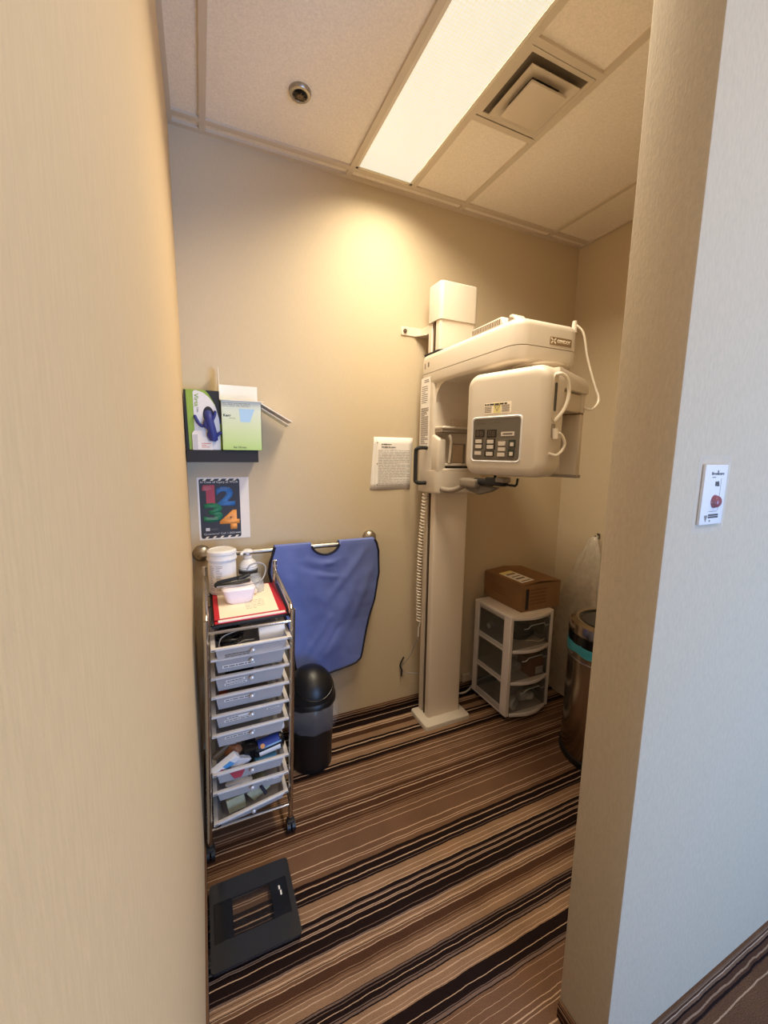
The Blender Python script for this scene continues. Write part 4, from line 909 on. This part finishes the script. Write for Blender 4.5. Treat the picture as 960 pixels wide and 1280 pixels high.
b = MB(); b.tube(fl, .0022, 6); b.build('flap_seam', 'gloss', dm)
tb = bmesh.new(); rows = []
for j in range(11):
    z = .338-.118*j/10-.004; row = []
    for k in range(56):
        a = 2*PI*k/56; flr = .116+.012*math.sin(PI*j/10)+.006*noise.noise(Vector((math.cos(a)*3, math.sin(a)*3, z*20)))+.010*max(0, math.cos(a-.2))*(j/10)
        row.append(tb.verts.new((c[0]+flr*math.cos(a), c[1]+flr*math.sin(a), z+.008*noise.noise(Vector((math.cos(a)*2, math.sin(a)*2, 7)))*(j/10))))
    rows.append(row)
for A, B_ in zip(rows, rows[1:]):
    for k in range(56): tb.faces.new((A[k], A[(k+1) % 56], B_[(k+1) % 56], B_[k]))
b = MB(); b._add(tb); tag(b.build('bin_liner', 'liner', origin=c, ang=60), 'clear plastic liner folded over the rim of the black bin', 'bin liner')

# ------------------------------------------------------------------ plastic drawer tower and carton
TX0, TX1, TYF, TYB, TZ0, TZ1 = 1.532, 1.842, -.362, -.055, .034, .618
t = thing('drawer_tower', (1.69, -.21, 0), 'white framed tower of three clear plastic drawers by the back corner', 'drawer unit')
b = MB(); pw = .05
for x0, x1 in ((TX0, TX0+.012), (TX1-.012, TX1)):
    b.box(x0, x1, TYF, TYF+pw, TZ0, TZ1, .003, 1); b.box(x0, x1, TYB-.042, TYB, TZ0, TZ1, .003, 1)
    for z in (TZ0, TZ0+.182, TZ0+.369, TZ1-.034): b.box(x0+.0012, x1-.0012, TYF+.002, TYB-.002, z+.001, z+(.044 if z == TZ0 else .033), .003, 1)
b.box(TX0-.0015, TX1+.0015, TYF-.001, TYB+.0015, TZ1-.012, TZ1+.0008, .004, 2)
for z in (TZ0, TZ0+.187, TZ0+.374): b.box(TX0, TX1, TYF+.01, TYB, z, z+.008)
for x0, x1 in ((TX0, TX0+.021), (TX1-.021, TX1)): b.box(x0-.0008, x1+.0008, TYF-.006, TYF+.01, TZ0-.0005, TZ1-.0005, .003, 1)
b.build('tower_frame', 'bonewhite', t)
for x0 in (TX0+.001, TX1-.006):
    b = MB(); b.box(x0, x0+.004, TYF+.02, TYB-.01, TZ0+.01, TZ1-.015); b.build('side_window', 'tower', t, smooth=False)
for k in range(3):
    z0 = TZ0+.012+.187*k; z1 = z0+.178
    xa, xb = TX0+.022, TX1-.022
    arc = [(xa+(xb-xa)*i/12, TYF-.004-.034*math.sin(PI*i/12)) for i in range(13)]
    b = MB(); b.prism(arc+[(xb, TYF+.004), (xa, TYF+.004)], 'z', z0, z1-.002); b.box(xa, xa+.002, TYF, TYB-.02, z0, z1-.03); b.box(xb-.002, xb, TYF, TYB-.02, z0, z1-.03)
    dr = b.build('drawer', 'tower', t, ang=25)
    b = MB(); b.prism([(q[0], q[1]-.004) for q in arc]+[(xb, TYF-.004), (xa, TYF-.004)], 'z', z0-.012 if k else z0-.014, z0+.006, .002, 1)
    b.build('drawer_edge', 'bonewhite', dr)
    b = MB(); b.tube([(1.60, TYF-.034, z1-.045), (1.625, TYF-.038, z1-.045), (1.64, TYF-.041, z1-.028), (1.735, TYF-.041, z1-.026), (1.75, TYF-.038, z1-.045), (1.775, TYF-.034, z1-.045)], .0024, 6); b.build('finger_pull', 'bottleclear', dr)
b = MB(); xa, xb = TX0+.012, TX1-.012
b.prism([(xa+(xb-xa)*i/12, TYF-.004-.036*math.sin(PI*i/12)) for i in range(13)]+[(xb, TYF+.01), (xa, TYF+.01)], 'z', TZ1-.020, TZ1-.002, .002, 1); b.build('top_edge', 'bonewhite', t)
for x in (TX0+.025, TX1-.025):
    for y in (TYF+.03, TYB-.03):
        b = MB(); b.cyl((x, y, .04), (x, y, .03), .014, n=14); b.cyl((x-.009, y, .017), (x+.009, y, .017), .017, n=16); b.build('caster', 'rubber', t)
# contents
lump('dark_pouch', Vector((1.705, -.25, TZ0+.374+.065)), .06, (1.5, 1, .85), 'dark', 'black pouch filling the top drawer of the plastic tower', 'pouch', 21, .3)
b = MB(); b.tube([(1.63, -.345, TZ0+.374+.05), (1.68, -.365, TZ0+.374+.055), (1.74, -.37, TZ0+.374+.04), (1.79, -.36, TZ0+.374+.042)], .003, 6, smooth=6); tag(b.build('thin_cord', 'cable', origin=(1.7, -.35, .43)), 'thin pale cord in the top drawer of the plastic tower', 'cord')
t = thing('medicine_box', (1.755, -.30, TZ0+.21), 'brown box with white label in the middle drawer of the plastic tower', 'box')
b = MB(); b.box(1.705, 1.805, -.355, -.25, TZ0+.196, TZ0+.30, .002, 1); b.build('box_body', 'brown', t)
b = MB(); b.box(1.745, 1.80, -.3562, -.355, TZ0+.205, TZ0+.25); b.build('box_label', 'paper', t, smooth=False)
lump('clear_bundle', Vector((1.625, -.29, TZ0+.25)), .045, (1, .9, 1), 'fluff', 'clear crumpled bundle in the middle drawer of the plastic tower', 'plastic wrap', 25, .5)
t = thing('tape_roll', (1.61, -.33, TZ0+.02), 'white tape roll standing in the bottom drawer of the plastic tower', 'tape roll')
b = MB(); b.lathe([(.022, -.015), (.036, -.015), (.036, .015), (.022, .015), (.022, -.015)], (1.60, -.345, TZ0+.058), 28, X=Matrix.Rotation(PI/2, 4, 'X') @ Matrix.Rotation(.3, 4, 'Y')); b.build('roll_body', 'white', t)
b = MB(); b.cyl((1.655, -.33, TZ0+.075), (1.735, -.34, TZ0+.07), .024, n=20); b.cyl((1.735, -.34, TZ0+.07), (1.75, -.342, TZ0+.07), .016, n=16); tag(b.build('white_jar', 'white', origin=(1.70, -.33, TZ0+.04)), 'white jar lying in the bottom drawer of the plastic tower', 'jar')
lump('white_packets', Vector((1.66, -.25, TZ0+.085)), .055, (1.6, .8, .8), 'fluff', 'pale wrapped packets at the back of the bottom tower drawer', 'packets', 29, .4)
b = MB(); b.sph((1.575, -.16, TZ0+.45), .028, (1, 1, .8), 12); tag(b.build('pale_ball', 'lightgrey', origin=(1.575, -.16, TZ0+.42)), 'pale round lump at the side of the top tower drawer', 'cup')

t = thing('cardboard_box', (1.77, -.17, TZ1), 'brown cardboard box with shipping label on the plastic drawer tower', 'cardboard box')
bx0, bx1, by0, by1, bz0, bz1 = 1.628, 1.915, -.335, -.012, TZ1+.0015, TZ1+.152
b = MB(); b.box(bx0, bx1, by0, by1, bz0, bz1, .002, 1); b.build('box_body', 'cardboard', t)
b = MB(); b.box(0, .150, by0+.004, by1, 0, .003, X=Matrix.Translation((bx0, 0, bz1)) @ Matrix.Rotation(math.radians(-5), 4, 'Y')); b.box(-.150, 0, by0+.002, by1, 0, .003, X=Matrix.Translation((bx1, 0, bz1)) @ Matrix.Rotation(math.radians(5), 4, 'Y')); b.build('top_flaps', 'cardboard', t)
XF = Matrix.Translation((bx0, 0, bz1+.0034)) @ Matrix.Rotation(math.radians(-5), 4, 'Y')
lb = MB(); lb.box(.028, .118, -.30, -.11, 0, .0006, X=XF); lb = lb.build('shipping_label', 'paper', t, smooth=False)
b = MB(); b.box(.03, .115, -.145, -.105, .0004, .0012, X=XF); b.build('yellow_sticker', 'yellow', lb, smooth=False)
b = MB()
for k in range(4): b.box(.045, .105, -.285+.04*k, -.285+.04*k+(.018 if k % 2 else .010), .0004, .0011, X=XF)
b.build('label_bars', 'ink', lb, smooth=False)
dashes('box_print', 'cardin', t, (bx0+.06, by0-.0004, bz0+.03), (1, 0, 0), (0, 0, 1), .15, .10, 5, .35, .8, seed=51)
dashes('box_print', 'cardin', t, (bx0-.0004, by1-.06, bz0+.05), (0, -1, 0), (0, 0, 1), .17, .06, 4, .25, .8, seed=52)
b = MB(); b.box(bx0+.028, bx0+.050, by0-.001, by0, bz0+.01, bz0+.13); b.build('tape_strip', 'darkink', t, smooth=False)

# ------------------------------------------------------------------ steel can, its liner, hanging clear bag
t = thing('steel_can', (1.82, -.74, 0), 'round brushed steel bin with black lid behind the wall end', 'trash can')
c = (1.82, -.74, 0)
b = MB(); b.lathe([(0, 0), (.190, 0), (.194, .006), (.194, .034), (.188, .036)], c, 56); b.build('base_ring', 'dark', t)
b = MB(); b.lathe([(.186, .034), (.188, .036), (.188, .60), (.184, .602)], c, 56); b.build('can_body', 'steel', t)
b = MB(); b.lathe([(.1885, .52), (.1895, .522), (.1895, .526), (.1885, .528)], c, 56); b.build('body_bead', 'chrome', t)
b = MB(); b.lathe([(.180, .60), (.192, .60), (.192, .645), (.186, .648)], c, 56); b.build('lid_gasket', 'gloss', t)
b = MB(); b.lathe([(.186, .645), (.193, .648), (.194, .660), (.185, .692), (.162, .704), (.150, .701), (.150, .696)], c, 56); b.build('lid_ring', 'steel', t)
b = MB(); b.lathe([(.151, .699), (.140, .703), (.135, .697), (.10, .700), (0, .702)], c, 48); b.build('lid_cover', 'gloss', t)
tb = bmesh.new(); rows = []
for j in range(6):
    row = []
    for k in range(64):
        a = 2*PI*k/64; z = .605-.05*j/5*(1+.5*noise.noise(Vector((math.cos(a)*2, math.sin(a)*2, 3))))
        r = .1905+.003*(j > 0)+.003*noise.noise(Vector((math.cos(a)*6, math.sin(a)*6, j*.8)))
        row.append(tb.verts.new((c[0]+r*math.cos(a), c[1]+r*math.sin(a), z)))
    rows.append(row)
for A, B_ in zip(rows, rows[1:]):
    for k in range(64): tb.faces.new((A[k], A[(k+1) % 64], B_[(k+1) % 64], B_[k]))
b = MB(); b._add(tb); tag(b.build('teal_liner', 'teal', origin=c, ang=60), 'teal liner folded out under the lid of the steel can', 'bin liner')

t = thing('wall_hook', (W, -.31, 1.0), 'small metal hook on the right wall holding the clear bag', 'hook')
b = MB(); b.box(W-.004, W, -.322, -.298, .985, 1.02, .001, 1); b.tube([(W-.004, -.31, 1.0), (W-.022, -.312, .995), (W-.03, -.313, 1.003), (W-.03, -.313, 1.014)], .0035, 8, smooth=4); b.build('hook_body', 'nickel', t)
t = thing('clear_bag', (2.15, -.33, 0), 'clear plastic bag hanging from the hook behind the steel can', 'plastic bag')
tb = bmesh.new(); rows = []; N_ = 72
for j in range(71):
    v = j/70; z = 1.003-.998*v
    w = .014+.25*v**.75*(1-.35*max(0, v-.6)/.4); d = .010+.06*v**.6
    cx_ = W-.028-d-.02*v; cy_ = -.312-.0*v+.03*v
    row = []
    for k in range(N_):
        a = 2*PI*k/N_
        nz = 1+.22*noise.noise(Vector((math.cos(a)*2.2, math.sin(a)*2.2, v*4)))+.14*abs(noise.noise(Vector((math.cos(a)*6, math.sin(a)*6, v*7))))+.10*abs(noise.noise(Vector((math.cos(a)*13, math.sin(a)*13, v*17))))
        row.append(tb.verts.new((min(W-.004, cx_+d*nz*math.cos(a)), min(-.012, cy_+w*nz*math.sin(a)), z)))
    rows.append(row)
for A, B_ in zip(rows, rows[1:]):
    for k in range(N_): tb.faces.new((A[k], A[(k+1) % N_], B_[(k+1) % N_], B_[k]))
tb.faces.new(rows[-1])
b = MB(); b._add(tb); b.build('bag_body', 'bag', t, ang=70)
b = MB(); b.tube([(W-.03, -.313, .995), (W-.036, -.330, 1.0), (W-.034, -.318, 1.012), (W-.03, -.304, 1.0), (W-.03, -.312, .97)], .004, 6, smooth=5); b.tube([(W-.045, -.345, .935), (W-.055, -.318, .93), (W-.04, -.292, .935)], .003, 6, smooth=5); b.build('bag_knot', 'bag', t)

# ------------------------------------------------------------------ exposure switch on the front wall
t = thing('exposure_switch', (.988, YO, 1.35), 'white wall switch with red button wrapped in clear film', 'wall switch')
sx0, sx1, sz0, sz1 = .950, 1.028, 1.349, 1.470; sy = YO-.007
b = MB(); b.box(sx0, sx1, sy, YO, sz0, sz1, .003, 2); pt_ = b.build('switch_plate', 'white', t)
bc = (.992, 0, 1.396)
b = MB(); b.cyl((bc[0], sy, bc[2]), (bc[0], sy-.004, bc[2]), .0135, .012, 28); b.sph((bc[0], sy-.004, bc[2]), .0118, (1, .6, 1), 20); b.build('red_button', 'button', t)
letters('Brodicare', 'plate_lettering', 'darkink', pt_, (.971, sy-.0001, 1.449), (1, 0, 0), (0, 0, 1), w=.042, h=.006, bold=.01)
b = MB(); b.box(.987, .997, sy-.0004, sy, 1.427, 1.436); b.prism([(.993, 1.4265), (1.002, 1.4265), (.998, 1.437)], 'y', sy-.0005, sy); b.build('plate_icon', 'darkink', pt_, smooth=False)
b = MB(); b.box(1.0058, 1.0066, sy-.0003, sy, 1.378, 1.442); b.box(.975, 1.004, sy-.0003, sy, 1.3755, 1.3765); b.cyl((.992, sy, 1.4565), (.992, sy-.0008, 1.4565), .002, n=10); b.cyl((.982, sy, 1.357), (.982, sy-.0008, 1.357), .002, n=10); b.build('plate_lines', 'ink', pt_, smooth=False)
b = MB(); b.prism([(.962, 1.3685), (.974, 1.3685), (.968, 1.3545)], 'y', sy-.0004, sy); b.build('plate_triangle', 'ink', pt_, smooth=False)
dashes('plate_print', 'darkink', pt_, (.976, sy-.0001, 1.362), (1, 0, 0), (0, 0, 1), .034, .009, 2, .8, 1., seed=61)
dashes('plate_print', 'ink', pt_, (.974, sy-.0001, 1.4425), (1, 0, 0), (0, 0, 1), .026, .004, 1, .4, .9, seed=62)
tb = bmesh.new(); vs = []
for i in range(15):
    row = []
    for j in range(19):
        u, v = i/14, j/18; x = sx0-.016+(sx1-sx0+.032)*u; z = sz0-.016+(sz1-sz0+.034)*v
        ins = min(1, max(0, min((x-sx0+.006)/.006, (sx1+.006-x)/.006, (z-sz0+.006)/.006, (sz1+.006-z)/.006)))
        dy = -.0015-.0075*ins-.0015*abs(noise.noise(Vector((u*6, v*8, 2))))
        db = math.hypot(x-bc[0], z-bc[2]); dy -= .012*max(0, 1-db/.024)**.6 if db < .024 else 0
        row.append(tb.verts.new((x+.003*noise.noise(Vector((v*5, 1, u)))*(u in (0, 1)), YO+dy, z+.003*noise.noise(Vector((u*5, 4, v)))*(v in (0, 1)))))
    vs.append(row)
for i in range(14):
    for j in range(18): tb.faces.new((vs[i][j], vs[i+1][j], vs[i+1][j+1], vs[i][j+1]))
b = MB(); b._add(tb); b.build('clear_film', 'film', t, ang=20)

# ------------------------------------------------------------------ glass bathroom scale
t = thing('bathroom_scale', (.14, -.79, 0), 'black framed glass bathroom scale on the carpet beside the left wall', 'scale')
zx0, zx1, zy0, zy1, zg = .010, .273, -.922, -.660, .024
b = MB(); b.prism(rrect(zx0, zx1, zy0, zy1, .014, 5), 'z', zg, zg+.006, .001, 1); b.build('glass_platform', 'glass', t)
for y0, y1 in ((zy0+.003, zy0+.075), (zy1-.068, zy1-.003)):
    b = MB(); b.prism(rrect(zx0+.003, zx1-.003, y0, y1, .012, 4, (1, 1, 0, 0) if y1 > -.7 else (0, 0, 1, 1)), 'z', zg-.0015, zg+.0064); b.build('dark_band', 'glassdark', t)
for x0, x1 in ((zx0+.014, zx0+.070), (zx1-.074, zx1-.020)):
    b = MB(); b.box(x0, x1, zy0+.075, zy1-.068, zg-.014, zg+.0063, .001, 1); b.build('sensor_bar', 'gloss', t)
for x0, x1 in ((zx0+.003, zx0+.014), (zx1-.020, zx1-.003)):
    b = MB(); b.box(x0, x1, zy0+.075, zy1-.068, zg-.001, zg+.0062); b.build('edge_strip', 'glassdark', t, smooth=False)
b = MB(); b.box(zx1-.048, zx1-.043, zy1-.105, zy1-.092, zg+.006, zg+.0066); b.box(zx1-.045, zx1-.040, zy1-.124, zy1-.108, zg+.006, zg+.0066); b.build('scale_emblem', 'white', t, smooth=False)
for x in (zx0+.04, zx1-.045):
    for y in (zy0+.04, zy1-.04):
        b = MB(); b.cyl((x, y, 0), (x, y, zg), .018, .014, 16); b.build('foot', 'rubber', t)

# ------------------------------------------------------------------ light
def area(name, loc, rot, sx, sy, power, col, spread=PI):
    l = bpy.data.lights.new(name, 'AREA'); l.shape = 'RECTANGLE'; l.size = sx; l.size_y = sy; l.energy = power; l.color = col; l.spread = spread
    o = bpy.data.objects.new(name, l); COL.objects.link(o); o.location = loc; o.rotation_euler = rot; return o
area('tube_lamp', (.5*(lx0+lx1), .5*(ly0+ly1), H+.0015), (0, 0, 0), lx1-lx0-2*fr, 1.02, 24.5, (1, .865, .645), 2.55)
area('hall_lamp', (1.0, -2.7, H-.004), (0, 0, 0), .6, 1.2, 18, (1, .82, .58))
area('window_daylight', (.5*(WX0+WX1), RY-.01, .5*(WZ0+WZ1)), (math.radians(90), 0, 0), WX1-WX0, WZ1-WZ0, 105, (.29, .53, 1))
w = bpy.data.worlds.new('sky'); sc.world = w; w.use_nodes = True
w.node_tree.nodes['Background'].inputs[0].default_value = (.55, .70, 1, 1); w.node_tree.nodes['Background'].inputs[1].default_value = .6

# ------------------------------------------------------------------ camera
cam = bpy.data.cameras.new('camera'); co = bpy.data.objects.new('camera', cam); COL.objects.link(co); sc.camera = co
cam.sensor_fit = 'VERTICAL'; cam.sensor_height = 36; cam.lens = 36*502.84/1280; cam.clip_start = .01
r_, u_, f_ = [0.911744, -0.410555, 0.012933], [0.047758, 0.137226, 0.989388], [0.407973, 0.901451, -0.144722]
co.matrix_world = Matrix(((r_[0], u_[0], -f_[0], .05693), (r_[1], u_[1], -f_[1], -1.95266), (r_[2], u_[2], -f_[2], 1.48332), (0, 0, 0, 1)))
sc.view_settings.view_transform = 'Standard'; sc.view_settings.look = 'None'; sc.view_settings.exposure = 0; sc.view_settings.gamma = 1
sc.view_settings.use_curve_mapping = False
sc.cycles.use_denoising = True
sc.cycles.max_bounces = 10; sc.cycles.transparent_max_bounces = 24; sc.cycles.diffuse_bounces = 6
